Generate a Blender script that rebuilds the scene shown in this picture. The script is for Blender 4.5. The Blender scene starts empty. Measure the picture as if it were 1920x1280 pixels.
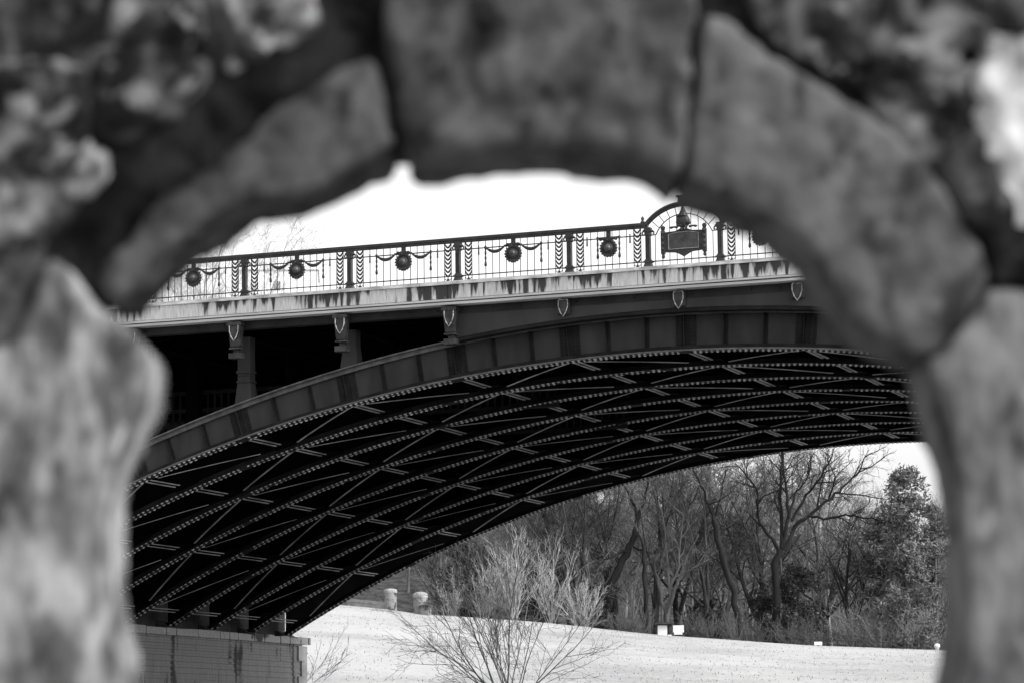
import bpy, bmesh, math, random
import numpy as np
from mathutils import Vector, Matrix, noise as mnoise

R = math.radians
scene = bpy.context.scene
col = scene.collection

# ------------------------------------------------------------------ camera
FWD = Vector((-0.34978973, 0.92624559, 0.14041458))
RGT = Vector((0.93484045, 0.35486331, -0.01205707))
UPV = Vector((0.06099579, -0.12704779, 0.99001938))
FPX = 5439.0                                   # focal length for a 1920 wide picture
cam_d = bpy.data.cameras.new('camera')
cam = bpy.data.objects.new('camera', cam_d)
col.objects.link(cam)
cam.matrix_world = Matrix(((RGT.x, UPV.x, -FWD.x, 0), (RGT.y, UPV.y, -FWD.y, 0), (RGT.z, UPV.z, -FWD.z, 0), (0, 0, 0, 1)))
cam_d.sensor_fit = 'HORIZONTAL'
cam_d.sensor_width = 36.0
cam_d.lens = FPX / 1920 * 36.0
cam_d.clip_start = 0.1
cam_d.clip_end = 4000
cam_d.dof.use_dof = True
cam_d.dof.focus_distance = 78.0
cam_d.dof.aperture_fstop = 7.0
scene.camera = cam

# ------------------------------------------------------------------ light
SUN_EL, SUN_AZ = R(36), R(97)                  # azimuth clockwise from +Y
world = bpy.data.worlds.new('World')
scene.world = world
world.use_nodes = True
nt = world.node_tree
bg = nt.nodes['Background']
sky = nt.nodes.new('ShaderNodeTexSky')
sky.sky_type = 'NISHITA'
sky.sun_disc = False
sky.sun_elevation = SUN_EL
sky.sun_rotation = SUN_AZ
sky.air_density = 1.6
sky.dust_density = 4.0
bw = nt.nodes.new('ShaderNodeRGBToBW')         # the photograph is black and white
nt.links.new(sky.outputs[0], bw.inputs[0])
nt.links.new(bw.outputs[0], bg.inputs[0])
bg.inputs[1].default_value = 0.15
sun_d = bpy.data.lights.new('sun', 'SUN')
sun_d.energy = 0.9
sun_d.angle = R(10)
sun_d.color = (1, 1, 1)
sun = bpy.data.objects.new('sun', sun_d)
col.objects.link(sun)
sv = Vector((math.sin(SUN_AZ) * math.cos(SUN_EL), math.cos(SUN_AZ) * math.cos(SUN_EL), math.sin(SUN_EL)))
sun.rotation_euler = sv.to_track_quat('Z', 'Y').to_euler()
sun.location = (20, -10, 60)

vs = scene.view_settings
vs.view_transform = 'Standard'
vs.look = 'None'
vs.exposure = 1.25
vs.gamma = 1.0
scene.cycles.max_bounces = 6
scene.cycles.use_denoising = True


# ------------------------------------------------------------------ helpers
def pixray(px, py):
    return FWD + RGT * ((px - 960) / FPX) - UPV * ((py - 640) / FPX)


def at(px, py, D):
    """point of the place seen along a direction of the photograph, D metres away over the ground"""
    d = pixray(px, py)
    return d * (D / math.hypot(d.x, d.y))


def tag(o, label=None, cat=None, group=None, kind=None):
    if label: o['label'] = label
    if cat: o['category'] = cat
    if group: o['group'] = group
    if kind: o['kind'] = kind
    return o


def empty(name, loc, label, cat, group=None):
    o = bpy.data.objects.new(name, None)
    col.objects.link(o)
    o.location = loc
    o.empty_display_size = 0.3
    return tag(o, label, cat, group)


class MB:
    def __init__(s):
        s.v = []; s.f = []; s.n = 0

    def add(s, verts, faces):
        b = s.n
        s.v.extend([tuple(p) for p in verts]); s.n += len(verts)
        s.f.extend([tuple(i + b for i in f) for f in faces])

    def box(s, x0, x1, y0, y1, z0, z1):
        s.add([(x0, y0, z0), (x1, y0, z0), (x1, y1, z0), (x0, y1, z0), (x0, y0, z1), (x1, y0, z1), (x1, y1, z1), (x0, y1, z1)],
              [(0, 3, 2, 1), (4, 5, 6, 7), (0, 1, 5, 4), (1, 2, 6, 5), (2, 3, 7, 6), (3, 0, 4, 7)])

    def hexa(s, bot, top):
        s.add(list(bot) + list(top), [(0, 3, 2, 1), (4, 5, 6, 7), (0, 1, 5, 4), (1, 2, 6, 5), (2, 3, 7, 6), (3, 0, 4, 7)])

    def bar(s, a, b, w, h, up=(0, 0, 1)):
        a = Vector(a); b = Vector(b); d = (b - a).normalized(); up = Vector(up)
        x = d.cross(up)
        if x.length < 1e-5: x = d.cross(Vector((1, 0, 0)))
        x.normalize(); z = x.cross(d)
        o = [x * (-w / 2) + z * (-h / 2), x * (w / 2) + z * (-h / 2), x * (w / 2) + z * (h / 2), x * (-w / 2) + z * (h / 2)]
        s.add([a + q for q in o] + [b + q for q in o], [(0, 1, 2, 3), (7, 6, 5, 4), (0, 4, 5, 1), (1, 5, 6, 2), (2, 6, 7, 3), (3, 7, 4, 0)])

    def tube(s, pts, rad, sides=6, caps=True):
        pts = [Vector(p) for p in pts]; n = len(pts)
        if not hasattr(rad, '__len__'): rad = [rad] * n
        ref = None; V = []
        for i in range(n):
            t = (pts[min(i + 1, n - 1)] - pts[max(i - 1, 0)]).normalized()
            if ref is None:
                ref = t.orthogonal().normalized()
            else:
                ref = (ref - t * ref.dot(t)); ref.normalize()
            b = t.cross(ref)
            for k in range(sides):
                a = 2 * math.pi * k / sides
                V.append(pts[i] + (ref * math.cos(a) + b * math.sin(a)) * rad[i])
        F = []
        for i in range(n - 1):
            for k in range(sides):
                k2 = (k + 1) % sides
                F.append((i * sides + k, i * sides + k2, (i + 1) * sides + k2, (i + 1) * sides + k))
        if caps:
            F.append(tuple(range(sides - 1, -1, -1))); F.append(tuple((n - 1) * sides + k for k in range(sides)))
        s.add(V, F)

    def lathe(s, c, axis, prof, sides=16):
        """prof: list of (distance along axis, radius)"""
        c = Vector(c); ax = Vector(axis).normalized(); e = ax.orthogonal().normalized(); g = ax.cross(e)
        V = []; n = len(prof)
        for (h, r) in prof:
            for k in range(sides):
                a = 2 * math.pi * k / sides
                V.append(c + ax * h + (e * math.cos(a) + g * math.sin(a)) * r)
        F = []
        for i in range(n - 1):
            for k in range(sides):
                k2 = (k + 1) % sides
                F.append((i * sides + k, i * sides + k2, (i + 1) * sides + k2, (i + 1) * sides + k))
        F.append(tuple(range(sides - 1, -1, -1))); F.append(tuple((n - 1) * sides + k for k in range(sides)))
        s.add(V, F)

    def prism(s, poly, y0, y1):
        """poly in (x, z), extruded along y"""
        n = len(poly)
        V = [(p[0], y0, p[1]) for p in poly] + [(p[0], y1, p[1]) for p in poly]
        F = [tuple(range(n)), tuple(range(2 * n - 1, n - 1, -1))]
        for i in range(n):
            j = (i + 1) % n
            F.append((i, i + n, j + n, j))
        s.add(V, F)

    def build(s, name, m, parent=None, smooth=False):
        me = bpy.data.meshes.new(name)
        me.from_pydata(s.v, [], s.f)
        if parent is not None:
            off = parent.matrix_world.translation if parent.parent is None else parent['_off'] if '_off' in parent else Vector((0, 0, 0))
        bm = bmesh.new(); bm.from_mesh(me); bmesh.ops.recalc_face_normals(bm, faces=bm.faces); bm.to_mesh(me); bm.free()
        if smooth:
            me.polygons.foreach_set('use_smooth', [True] * len(me.polygons))
        me.materials.append(m)
        o = bpy.data.objects.new(name, me)
        col.objects.link(o)
        if parent is not None:
            o.parent = parent
            base = Vector((0, 0, 0)); q = parent
            while q is not None:
                base = base + q.location; q = q.parent
            o.location = (0, 0, 0)
            me.transform(Matrix.Translation(-base))
        return o


# ------------------------------------------------------------------ materials (all neutral: the photograph is black and white)
def g3(v): return (v, v, v, 1)


def mat(name, lo, hi=None, scale=4.0, rough=0.8, detail=6, stretch=(1, 1, 1), bump=0.0, bscale=None, metal=0.0, ramp=(0.35, 0.65), spec=0.3):
    m = bpy.data.materials.new(name); m.use_nodes = True
    t = m.node_tree; b = t.nodes['Principled BSDF']
    b.inputs['Roughness'].default_value = rough
    b.inputs['Metallic'].default_value = metal
    b.inputs['Specular IOR Level'].default_value = spec
    if hi is None: hi = lo
    tc = t.nodes.new('ShaderNodeTexCoord'); mp = t.nodes.new('ShaderNodeMapping')
    mp.inputs['Scale'].default_value = stretch
    t.links.new(tc.outputs['Object'], mp.inputs[0])
    n = t.nodes.new('ShaderNodeTexNoise'); n.inputs['Scale'].default_value = scale; n.inputs['Detail'].default_value = detail
    t.links.new(mp.outputs[0], n.inputs['Vector'])
    r = t.nodes.new('ShaderNodeValToRGB')
    r.color_ramp.elements[0].position = ramp[0]; r.color_ramp.elements[1].position = ramp[1]
    r.color_ramp.elements[0].color = g3(lo); r.color_ramp.elements[1].color = g3(hi)
    t.links.new(n.outputs['Fac'], r.inputs[0]); t.links.new(r.outputs[0], b.inputs['Base Color'])
    if bump:
        n2 = t.nodes.new('ShaderNodeTexNoise'); n2.inputs['Scale'].default_value = bscale or scale * 4; n2.inputs['Detail'].default_value = 6
        t.links.new(mp.outputs[0], n2.inputs['Vector'])
        bp = t.nodes.new('ShaderNodeBump'); bp.inputs['Strength'].default_value = bump; bp.inputs['Distance'].default_value = 0.05
        t.links.new(n2.outputs['Fac'], bp.inputs['Height']); t.links.new(bp.outputs[0], b.inputs['Normal'])
    return m


def stained(name, base, stain, sx, sz, big, thr, joints=None, rough=0.85, hgrad=None):
    """pale masonry with dark drip stains running down and thin block joints"""
    m = bpy.data.materials.new(name); m.use_nodes = True
    t = m.node_tree; N = t.nodes.new; L = t.links.new; b = t.nodes['Principled BSDF']
    b.inputs['Roughness'].default_value = rough
    tc = N('ShaderNodeTexCoord')

    def noise(sc, det=5):
        mp = N('ShaderNodeMapping'); mp.inputs['Scale'].default_value = sc; L(tc.outputs['Object'], mp.inputs[0])
        n = N('ShaderNodeTexNoise'); n.inputs['Scale'].default_value = 1.0; n.inputs['Detail'].default_value = det
        L(mp.outputs[0], n.inputs['Vector']); return n.outputs['Fac']

    def math_(op, a, c):
        q = N('ShaderNodeMath'); q.operation = op
        for i, w in enumerate((a, c)):
            if isinstance(w, (int, float)): q.inputs[i].default_value = w
            else: L(w, q.inputs[i])
        return q.outputs[0]
    streak = noise((sx, sx, sz)); patch = noise((big, big, big * 0.6), 2); fine = noise((sx * 5, sx * 5, sz * 6))
    s = math_('ADD', math_('MULTIPLY', streak, 0.64), math_('MULTIPLY', patch, 0.64))
    if hgrad:
        sx_ = N('ShaderNodeSeparateXYZ'); L(tc.outputs['Object'], sx_.inputs[0])
        s = math_('ADD', s, math_('MULTIPLY', math_('SUBTRACT', sx_.outputs[2], hgrad[0]), hgrad[1]))
    s = math_('ADD', s, math_('MULTIPLY', math_('SUBTRACT', fine, 0.5), 0.12))
    r = N('ShaderNodeMapRange'); r.inputs['From Min'].default_value = thr; r.inputs['From Max'].default_value = thr + 0.06
    L(s, r.inputs['Value'])
    mix = N('ShaderNodeMix'); mix.data_type = 'RGBA'
    tone = N('ShaderNodeValToRGB'); tone.color_ramp.elements[0].color = g3(base * 0.72); tone.color_ramp.elements[1].color = g3(base * 1.06)
    tone.color_ramp.elements[0].position = .3; tone.color_ramp.elements[1].position = .65
    L(fine, tone.inputs[0])
    st = N('ShaderNodeValToRGB'); st.color_ramp.elements[0].color = g3(stain * 0.6); st.color_ramp.elements[1].color = g3(stain * 1.8)
    L(fine, st.inputs[0])
    L(r.outputs[0], mix.inputs[0]); L(tone.outputs[0], mix.inputs[6]); L(st.outputs[0], mix.inputs[7])
    L(mix.outputs[2], b.inputs['Base Color'])
    bp = N('ShaderNodeBump'); bp.inputs['Strength'].default_value = 0.4; bp.inputs['Distance'].default_value = 0.02
    L(fine, bp.inputs['Height']); L(bp.outputs[0], b.inputs['Normal'])
    return m


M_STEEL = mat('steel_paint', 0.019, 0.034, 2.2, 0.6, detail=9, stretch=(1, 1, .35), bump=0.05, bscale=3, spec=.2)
M_STEELB = mat('shaded_inner_steel', 0.0012, 0.0025, 2, 0.95, spec=0.02)  # near-black: the shade under the deck is put into the colour
M_IRON = mat('rail_iron', 0.022, 0.04, 6, 0.5)
M_RIVET = mat('lit_rivet_steel', 0.2, 0.75, 2.2, 0.5, ramp=(.25, .75))  # pale heads: the light caught by the rivets is put into their colour
M_STIFF = mat('shaded_stiffener', 0.006, 0.014, 3, 0.7, spec=.15)  # darker than the web: shadow along the stiffeners is put into the colour
M_EDGE = mat('lit_edge', 0.05, 0.10, 5, 0.5)  # paler steel: the highlight on lit flange edges is painted in
M_FLANGE = mat('flange_steel', 0.009, 0.018, 3, 0.8, spec=0.1)
M_STRUT = mat('strut_steel', 0.16, 0.42, 1.3, 0.6)
M_CORBEL = mat('corbel_iron', 0.018, 0.045, 6, 0.45)
M_RIM = mat('shield_rim', 0.12, 0.5, 14, 0.35)  # pale: rim highlights are put into the colour, along with wear
M_PLAQUE = mat('plaque_bronze', 0.03, 0.07, 7, 0.4)
M_PARAPET = stained('parapet_stone', 0.5, 0.025, 6.0, 0.7, 0.6, 0.642, hgrad=(7.24, .26))
M_CORNICE = mat('cornice_stone', 0.36, 0.5, 2, 0.85, stretch=(.4, 1, 6))
M_PIER = stained('pier_stone', 0.30, 0.04, 4.5, 0.16, 0.9, 0.70)
M_LAWN = None


def obj_bare(name, me, m, parent=None):
    me.materials.append(m)
    o = bpy.data.objects.new(name, me); col.objects.link(o)
    if parent is not None: o.parent = parent
    return o


# ------------------------------------------------------------------ terrain
AZ = [-60, -25.5, -24.5, -23.3, -22.4, -20.3, -17.8, -16.2, -14.8, -12.6, -8, 20]
SL = [.056, .0530, .0518, .0496, .0475, .0446, .0395, .0372, .0351, .0331, .030, .028]
HS = [.088, .088, .088, .088, .088, .087, .082, .075, .072, .068, .060, .05]


def ground_z(x, y):
    d = math.hypot(x, y)
    az = math.degrees(math.atan2(x, y))
    s = float(np.interp(az, AZ, SL)); hs = float(np.interp(az, AZ, HS))
    if az < -90 or az > 90: s, hs = .02, .03
    zc = s * 182
    xs = [0, 8, 14, 20, 55, 62, 76, 92, 120, 150, 172, 182, 187, 200, 228, 250, 330, 420, 2500]
    zs = [-1.6, -1.7, -2.2, -3.4, -3.4, -2.0, 0.4, 1.3, 1.3 + .30 * (zc - 1.3), 1.3 + .65 * (zc - 1.3), 1.3 + .9 * (zc - 1.3), zc, zc - .35, zc - .55, zc + .5,
          250 * max(hs * .72, s + .006), 330 * hs, 420 * hs * .98, 420 * hs]
    z = float(np.interp(d, xs, zs))
    if 90 < d < 184:
        w = min(1, (d - 90) / 15) * min(1, (184 - d) / 12)
        z += w * (0.16 * mnoise.noise((x * .22, y * .22, 0)) + 0.07 * mnoise.noise((x * .9, y * .9, 3)))
    elif d >= 184:
        z += 0.4 * mnoise.noise((x * .05, y * .05, 7)) + .15 * mnoise.noise((x * .4, y * .4, 1))
    else:
        z += 0.1 * mnoise.noise((x * .4, y * .4, 9))
    return z


def polar(name, d0, d1, ds, azs, m):
    V = []; F = []; nd = len(ds); na = len(azs)
    for d in ds:
        for a in azs:
            x, y = d * math.sin(R(a)), d * math.cos(R(a)); V.append((x, y, ground_z(x, y)))
    for i in range(nd - 1):
        for j in range(na - 1):
            F.append((i * na + j, i * na + j + 1, (i + 1) * na + j + 1, (i + 1) * na + j))
    me = bpy.data.meshes.new(name); me.from_pydata(V, [], F)
    bm = bmesh.new(); bm.from_mesh(me)
    bmesh.ops.remove_doubles(bm, verts=bm.verts, dist=1e-4)
    for f in bm.faces:
        if f.normal.z < 0: f.normal_flip()
        f.smooth = True
    bm.to_mesh(me); bm.free()
    return tag(obj_bare(name, me, m), kind='structure')


def lawn_mat():
    m = bpy.data.materials.new('lawn'); m.use_nodes = True
    t = m.node_tree; N = t.nodes.new; L = t.links.new; b = t.nodes['Principled BSDF']
    b.inputs['Roughness'].default_value = 0.95; b.inputs['Specular IOR Level'].default_value = 0.05
    tc = N('ShaderNodeTexCoord')
    n1 = N('ShaderNodeTexNoise'); n1.inputs['Scale'].default_value = 3.0; n1.inputs['Detail'].default_value = 10; n1.inputs['Roughness'].default_value = .75
    n2 = N('ShaderNodeTexNoise'); n2.inputs['Scale'].default_value = 0.12; n2.inputs['Detail'].default_value = 4
    for n in (n1, n2): L(tc.outputs['Object'], n.inputs['Vector'])
    a = N('ShaderNodeMath'); a.operation = 'MULTIPLY_ADD'; L(n2.outputs['Fac'], a.inputs[0]); a.inputs[1].default_value = 0.8
    L(n1.outputs['Fac'], a.inputs[2])
    r = N('ShaderNodeValToRGB'); e = r.color_ramp.elements
    e[0].position = .62; e[0].color = g3(.235); e[1].position = 1.0; e[1].color = g3(.40)
    L(a.outputs[0], r.inputs[0]); L(r.outputs[0], b.inputs['Base Color'])
    bp = N('ShaderNodeBump'); bp.inputs['Strength'].default_value = 0.5; bp.inputs['Distance'].default_value = 0.1
    L(n1.outputs['Fac'], bp.inputs['Height']); L(bp.outputs[0], b.inputs['Normal'])
    return m


M_LAWN = lawn_mat()
M_BANK = mat('bank_bounce_grass', 0.2, 0.36, 0.8, 0.95, bump=0.4)  # unseen ground, made pale to bounce light up at wall and rivets
M_LITTER = mat('leaf_litter', 0.012, 0.06, 1.3, 0.95, detail=12, bump=0.6, bscale=3)
fine_az = list(np.arange(-90, -32, 4)) + list(np.arange(-32, -6, 0.25)) + list(np.arange(-6, 91, 4))
polar('unseen_bank_ground', 0, 88, [0.01, 3, 6, 10, 14, 17, 20, 30, 45, 55, 58, 62, 66, 70, 74, 78, 82, 86, 88.4], list(np.arange(-180, 181, 4)), M_BANK)
polar('lawn', 88, 190, [88] + list(np.arange(90, 186, 1.0)) + [186, 188, 190], fine_az, M_LAWN)
polar('wooded_hill', 189, 2500, [189.7, 195, 200, 206, 212, 220, 228, 236, 244, 252, 262, 272, 285, 300, 315, 330, 350, 380, 420, 600, 1000, 1800, 2500], fine_az, M_LITTER)
wm = MB(); wm.box(-160, 160, 19, 57, -3.0, -2.6)  # unseen water, added dark to cut light bounced up under the deck
M_WATER = mat('added_dark_water', 0.02, 0.03, 1, 0.08, bump=.1)
tag(wm.build('added_river', M_WATER), kind='structure')

rng = np.random.default_rng(5); NB = 9000
V = np.zeros((NB * 3, 3)); q = 0
for _ in range(NB):
    a = R(rng.uniform(-27, -11)); d = rng.uniform(96, 181); x, y = d * math.sin(a), d * math.cos(a)
    if mnoise.noise((x * .35, y * .2, 4)) < rng.uniform(-.5, .35): continue
    z = ground_z(x, y); h = rng.uniform(.03, .09); t = rng.normal(0, .06, 2); w = .02
    V[q] = (x - w, y, z - .01); V[q + 1] = (x + w, y, z - .01); V[q + 2] = (x + t[0], y + t[1], z + h); q += 3
me = bpy.data.meshes.new('grass'); me.from_pydata(V[:q].tolist(), [], [(i, i + 1, i + 2) for i in range(0, q, 3)])
tag(obj_bare('grass', me, mat('dry_grass', .2, .4, .6, .9)), 'dry grass blades sticking up through the pale lawn', 'grass', kind='stuff')

# ------------------------------------------------------------------ bridge
X0, S, Y0, W, CI = -31.7194, 2.887, 65.0, 2.7945, 4.85
NR = 9


def XI(i): return X0 + S * (i - 1)
def ZB(i): u = i - CI; return 9.34 - .100 * u * u - .00016 * u ** 4
def ZT(i): u = i - CI; return 10.35 - .1085 * u * u + .00008 * u ** 4
def ZBx(x): return ZB((x - X0) / S + 1)


I0, I1 = -2.25, 2 * CI + 2.25
steps = np.linspace(I0, I1, 121)
bridge = empty('arch_bridge', (XI(CI), Y0, 3.85), 'dark riveted steel arch bridge with a stained pale stone parapet', 'bridge')


def ribbon(mb, Y, hw, zf, off0, off1, i0=I0, i1=I1, n=120):
    """plate following a curve zf(i): half width hw across, between normal offsets"""
    ii = np.linspace(i0, i1, n + 1)
    V = []
    for i in ii:
        x = XI(i); z = zf(i); dz = (zf(i + .01) - zf(i - .01)) / (.02 * S); l = math.hypot(1, dz); nx, nz = -dz / l, 1 / l
        for (y, o) in ((Y - hw, off0), (Y + hw, off0), (Y + hw, off1), (Y - hw, off1)):
            V.append((x + nx * o, y, z + nz * o))
    F = []
    for k in range(n):
        for q in range(4):
            F.append((4 * k + q, 4 * k + (q + 1) % 4, 4 * k + 4 + (q + 1) % 4, 4 * k + 4 + q))
    F += [(0, 3, 2, 1), (4 * n, 4 * n + 1, 4 * n + 2, 4 * n + 3)]
    mb.add(V, F)


DOME = [(0.0, 1.0), (0.35, 0.85), (0.62, 0.45)]


def rivet(mb, c, nrm, r, sides=6):
    c = Vector(c); n = Vector(nrm).normalized(); e = n.orthogonal().normalized(); g = n.cross(e)
    V = []; F = []
    for (h, q) in DOME:
        for k in range(sides):
            a = 2 * math.pi * k / sides
            V.append(c + n * (h * r) + (e * math.cos(a) + g * math.sin(a)) * (q * r))
    for i in range(2):
        for k in range(sides):
            F.append((i * sides + k, i * sides + (k + 1) % sides, (i + 1) * sides + (k + 1) % sides, (i + 1) * sides + k))
    F.append(tuple(2 * sides + k for k in range(sides)))
    mb.add(V, F)


FH = 0.20                                         # half width of a rib flange
for k in range(NR):
    Y = Y0 + W * k
    outer = k in (0, NR - 1)
    web = MB(); ribbon(web, Y, .012, lambda i: (ZB(i) + ZT(i)) / 2, 0, 0)   # replaced below by a real plate
    web = MB()
    V = []; n = 120
    for i in steps:
        x = XI(i)
        for (y, z) in ((Y - .012, ZB(i) + .03), (Y + .012, ZB(i) + .03), (Y + .012, ZT(i) - .03), (Y - .012, ZT(i) - .03)):
            V.append((x, y, z))
    F = []
    for j in range(n):
        for q in range(4):
            F.append((4 * j + q, 4 * j + (q + 1) % 4, 4 * j + 4 + (q + 1) % 4, 4 * j + 4 + q))
    web.add(V, F)
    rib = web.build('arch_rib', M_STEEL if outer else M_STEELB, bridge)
    fl = MB(); ribbon(fl, Y, FH, ZB, 0, .035)
    ribbon(fl, Y - .055, .04, ZB, .0352, .14)
    ribbon(fl, Y + .055, .04, ZB, .0352, .14)
    if k == 0:
        fe = MB(); ribbon(fe, Y - FH - .006, .005, ZB, -.002, .038); fe.build('flange_edge_highlight', M_EDGE, rib)  # thin pale strip standing in for the lit flange edge
    tf = MB(); ribbon(tf, Y, FH - .02, ZT, -.035, .0)
    ribbon(tf, Y - .055, .04, ZT, -.14, -.0352)
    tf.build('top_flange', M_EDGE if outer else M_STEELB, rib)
    for q in range(-3, 13, 2):                          # splice plates where the flange lengths meet
        ic = q + 2 - (k * .46) % 2.0
        if I0 + .2 < ic < I1 - .2: ribbon(fl, Y, FH - .03, ZB, -.014, -.001, ic - .045, ic + .045, 2)
    rv = fl; nflat = len(fl.f); rnd = random.Random(k)
    i = I0 + .05; q = 0
    while i < I1 - .05:
        x = XI(i); z = ZB(i); dz = (ZB(i + .01) - ZB(i - .01)) / (.02 * S)
        if i < 9.0:
            for sgn, ph in ((-1, 0), (1, .5)):
                ii = i + ph * .048
                if rnd.random() < .02 or abs((ii + k * .46) % 2.0 - 1.0) < .04: continue
                xx = XI(ii); zz = ZB(ii)
                rivet(rv, (xx, Y + sgn * .12, zz + .002), (dz, 0, -1), .042 + rnd.uniform(-.008, .006), 6)
        i += .048
    fo = fl.build('bottom_flange', M_FLANGE, rib); fo.data.materials.append(M_RIVET)
    fo.data.polygons.foreach_set('material_index', [0] * nflat + [1] * (len(fl.f) - nflat))
    fo.data.polygons.foreach_set('use_smooth', [False] * nflat + [True] * (len(fl.f) - nflat))
    if k == 0:
        st = None
        for j in range(-6, 33):
            ic = j / 3.0
            if ic < I0 + .2 or ic > I1 - .3: continue
            main = (j % 3 == 0)
            dz = (ZB(ic + .01) - ZB(ic - .01)) / (.02 * S); l = math.hypot(1, dz); nx, nz = -dz / l, 1 / l
            hgt = (ZT(ic) - ZB(ic)) / l
            base = Vector((XI(ic), Y - .012, ZB(ic))); up = Vector((nx, 0, nz)); tx = Vector((nz, 0, -nx))
            st = MB()
            a = base + up * .142; b_ = base + up * (hgt * 1.0 - .142)
            st.bar(a + Vector((0, -.05, 0)), b_ + Vector((0, -.05, 0)), .022, .10, up=(0, 1, 0))
            st.bar(a + tx * .05 + Vector((0, -.0085, 0)), b_ + tx * .05 + Vector((0, -.0085, 0)), .078, .012, up=(0, 1, 0))
            if main:
                st.bar(a - tx * .12 + Vector((0, -.0085, 0)), b_ - tx * .12 + Vector((0, -.0085, 0)), .20, .012, up=(0, 1, 0))
                st.bar(a + tx * .19 + Vector((0, -.0085, 0)), b_ + tx * .19 + Vector((0, -.0085, 0)), .19, .012, up=(0, 1, 0))
                for off in (-.18, -.07, .13, .24):
                    nn = 8
                    for r_ in range(nn):
                        p = a + (b_ - a) * ((r_ + .5) / nn) + tx * off
                        rivet(st, (p.x, Y - .027, p.z), (0, -1, 0), .028, 6)
            else:
                for r_ in range(6):
                    p = a + (b_ - a) * ((r_ + .5) / 6) + tx * .06
                    rivet(st, (p.x, Y - .027, p.z), (0, -1, 0), .017, 6)
            st.build('web_stiffener', M_STIFF, rib)

# cross struts, black plates standing in for rib shadow, diagonals between the ribs
for i in range(-2, 9):
    for k in range(NR - 1):
        ya = Y0 + W * k + FH + .02; yb = Y0 + W * k + W * .70
        x = XI(i); z = ZB(i) + .05
        dz = (ZB(i + .01) - ZB(i - .01)) / (.02 * S); tx = Vector((1, 0, dz)).normalized()
        sm = MB()
        for s_ in (-.068, .068):
            p = Vector((x, 0, z)) + tx * s_
            sm.bar((p.x, ya, p.z), (p.x, yb, p.z), .06, .02)
        st = sm.build('cross_strut', M_STRUT, bridge)
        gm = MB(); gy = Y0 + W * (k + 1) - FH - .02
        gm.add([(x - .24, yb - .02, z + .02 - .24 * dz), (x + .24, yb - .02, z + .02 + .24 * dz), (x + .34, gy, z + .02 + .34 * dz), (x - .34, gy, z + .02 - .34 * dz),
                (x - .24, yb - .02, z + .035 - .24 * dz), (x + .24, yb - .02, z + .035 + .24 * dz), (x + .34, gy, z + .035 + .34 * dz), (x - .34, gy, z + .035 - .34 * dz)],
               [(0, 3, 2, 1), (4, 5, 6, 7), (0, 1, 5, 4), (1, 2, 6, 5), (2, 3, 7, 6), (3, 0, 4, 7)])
        gm.build('rib_shade_plate', M_STEELB, st)
for i in range(-2, 9):
    for k in range(1, NR):
        dm = MB()
        if (i + k) % 2:                            # long flat diagonal
            a = Vector((XI(i), Y0 + W * (k - 1) + FH, ZB(i) + .03)); b_ = Vector((XI(i + 1), Y0 + W * k - FH, ZB(i + 1) + .03)); t0, t1 = .09, .80
        else:
            a = Vector((XI(i + 1), Y0 + W * (k - 1) + FH, ZB(i + 1) + .03)); b_ = Vector((XI(i), Y0 + W * k - FH, ZB(i) + .03)); t0, t1 = .03, .86
        pts = []
        for q in range(7):
            f = t0 + (t1 - t0) * q / 6
            p = a.lerp(b_, f); p.z = ZBx(p.x) + .03; pts.append(p)
        for q in range(6):
            dm.bar(pts[q], pts[q + 1], .045 if (i + k) % 2 == 0 else .07, .015)
        dm.build('diagonal_brace', M_STRUT, bridge)

# deck: slab, floor beams, stringers
XL, XR = XI(-6), XI(16)
YF = Y0 - .45
YB = Y0 + W * (NR - 1) + .45
dk = MB(); dk.box(XL, XR, YF + .35, YB - .3, 10.93, 11.30)
dk.build('deck_slab', M_STEELB, bridge)
for i in range(-2, 13):
    fb = MB(); x = XI(i)
    fb.box(x - .012, x + .012, Y0 + .1, YB - .5, 10.42, 10.93); fb.box(x - .13, x + .13, Y0 + .1, YB - .5, 10.395, 10.418)
    fb.build('floor_beam', M_STEELB, bridge)
for k in range(NR - 1):
    for q in (.33, .66):
        sb = MB(); y = Y0 + W * (k + q)
        sb.box(XL + 1, XR - 1, y - .06, y + .06, 10.62, 10.93); sb.build('stringer', M_STEELB, bridge)
# lattice girder seen faintly through the open spandrels
for k in (2, 4):
    lg = MB(); y = Y0 + W * k
    for z in (9.86, 9.38, 8.96):
        lg.box(XI(-2), XI(3.2), y - .04, y + .04, z - .05, z + .05)
    x = XI(-2)
    while x < XI(3.2):
        lg.box(x - .03, x + .03, y - .02, y + .02, 9.43, 9.81)
        lg.box(x - .03, x + .03, y - .02, y + .02, 9.01, 9.33)
        x += .21
    lg.build('lattice_girder', mat('lattice_steel', .014, .028, 3, .9, spec=.05), bridge)

# fascia girder and spandrel plate
fg = MB()
fg.box(XL, XR, Y0 - .32, Y0 - .07, 10.56, 10.748)
fg.box(XL, XR, Y0 - .375, Y0 - .09, 10.55, 10.559)
x = XL + .3
while x < XR:
    rivet(fg, (x, Y0 - .32, 10.66), (0, -1, 0), .035); x += S / 4
fg.build('fascia_girder', M_STEEL, bridge)
sp = MB(); n = 60
ii = np.linspace(3.0, 2 * CI - 3.0, n + 1); V = []
for i in ii:
    x = XI(i); zb = ZT(i) + .012
    V += [(x, Y0 - .36, zb - .03), (x, Y0 - .335, zb - .03), (x, Y0 - .335, 10.549), (x, Y0 - .36, 10.549)]
F = []
for j in range(n):
    for q in range(4): F.append((4 * j + q, 4 * j + (q + 1) % 4, 4 * j + 4 + (q + 1) % 4, 4 * j + 4 + q))
F += [(0, 3, 2, 1), (4 * n, 4 * n + 1, 4 * n + 2, 4 * n + 3)]
sp.add(V, F)
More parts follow.
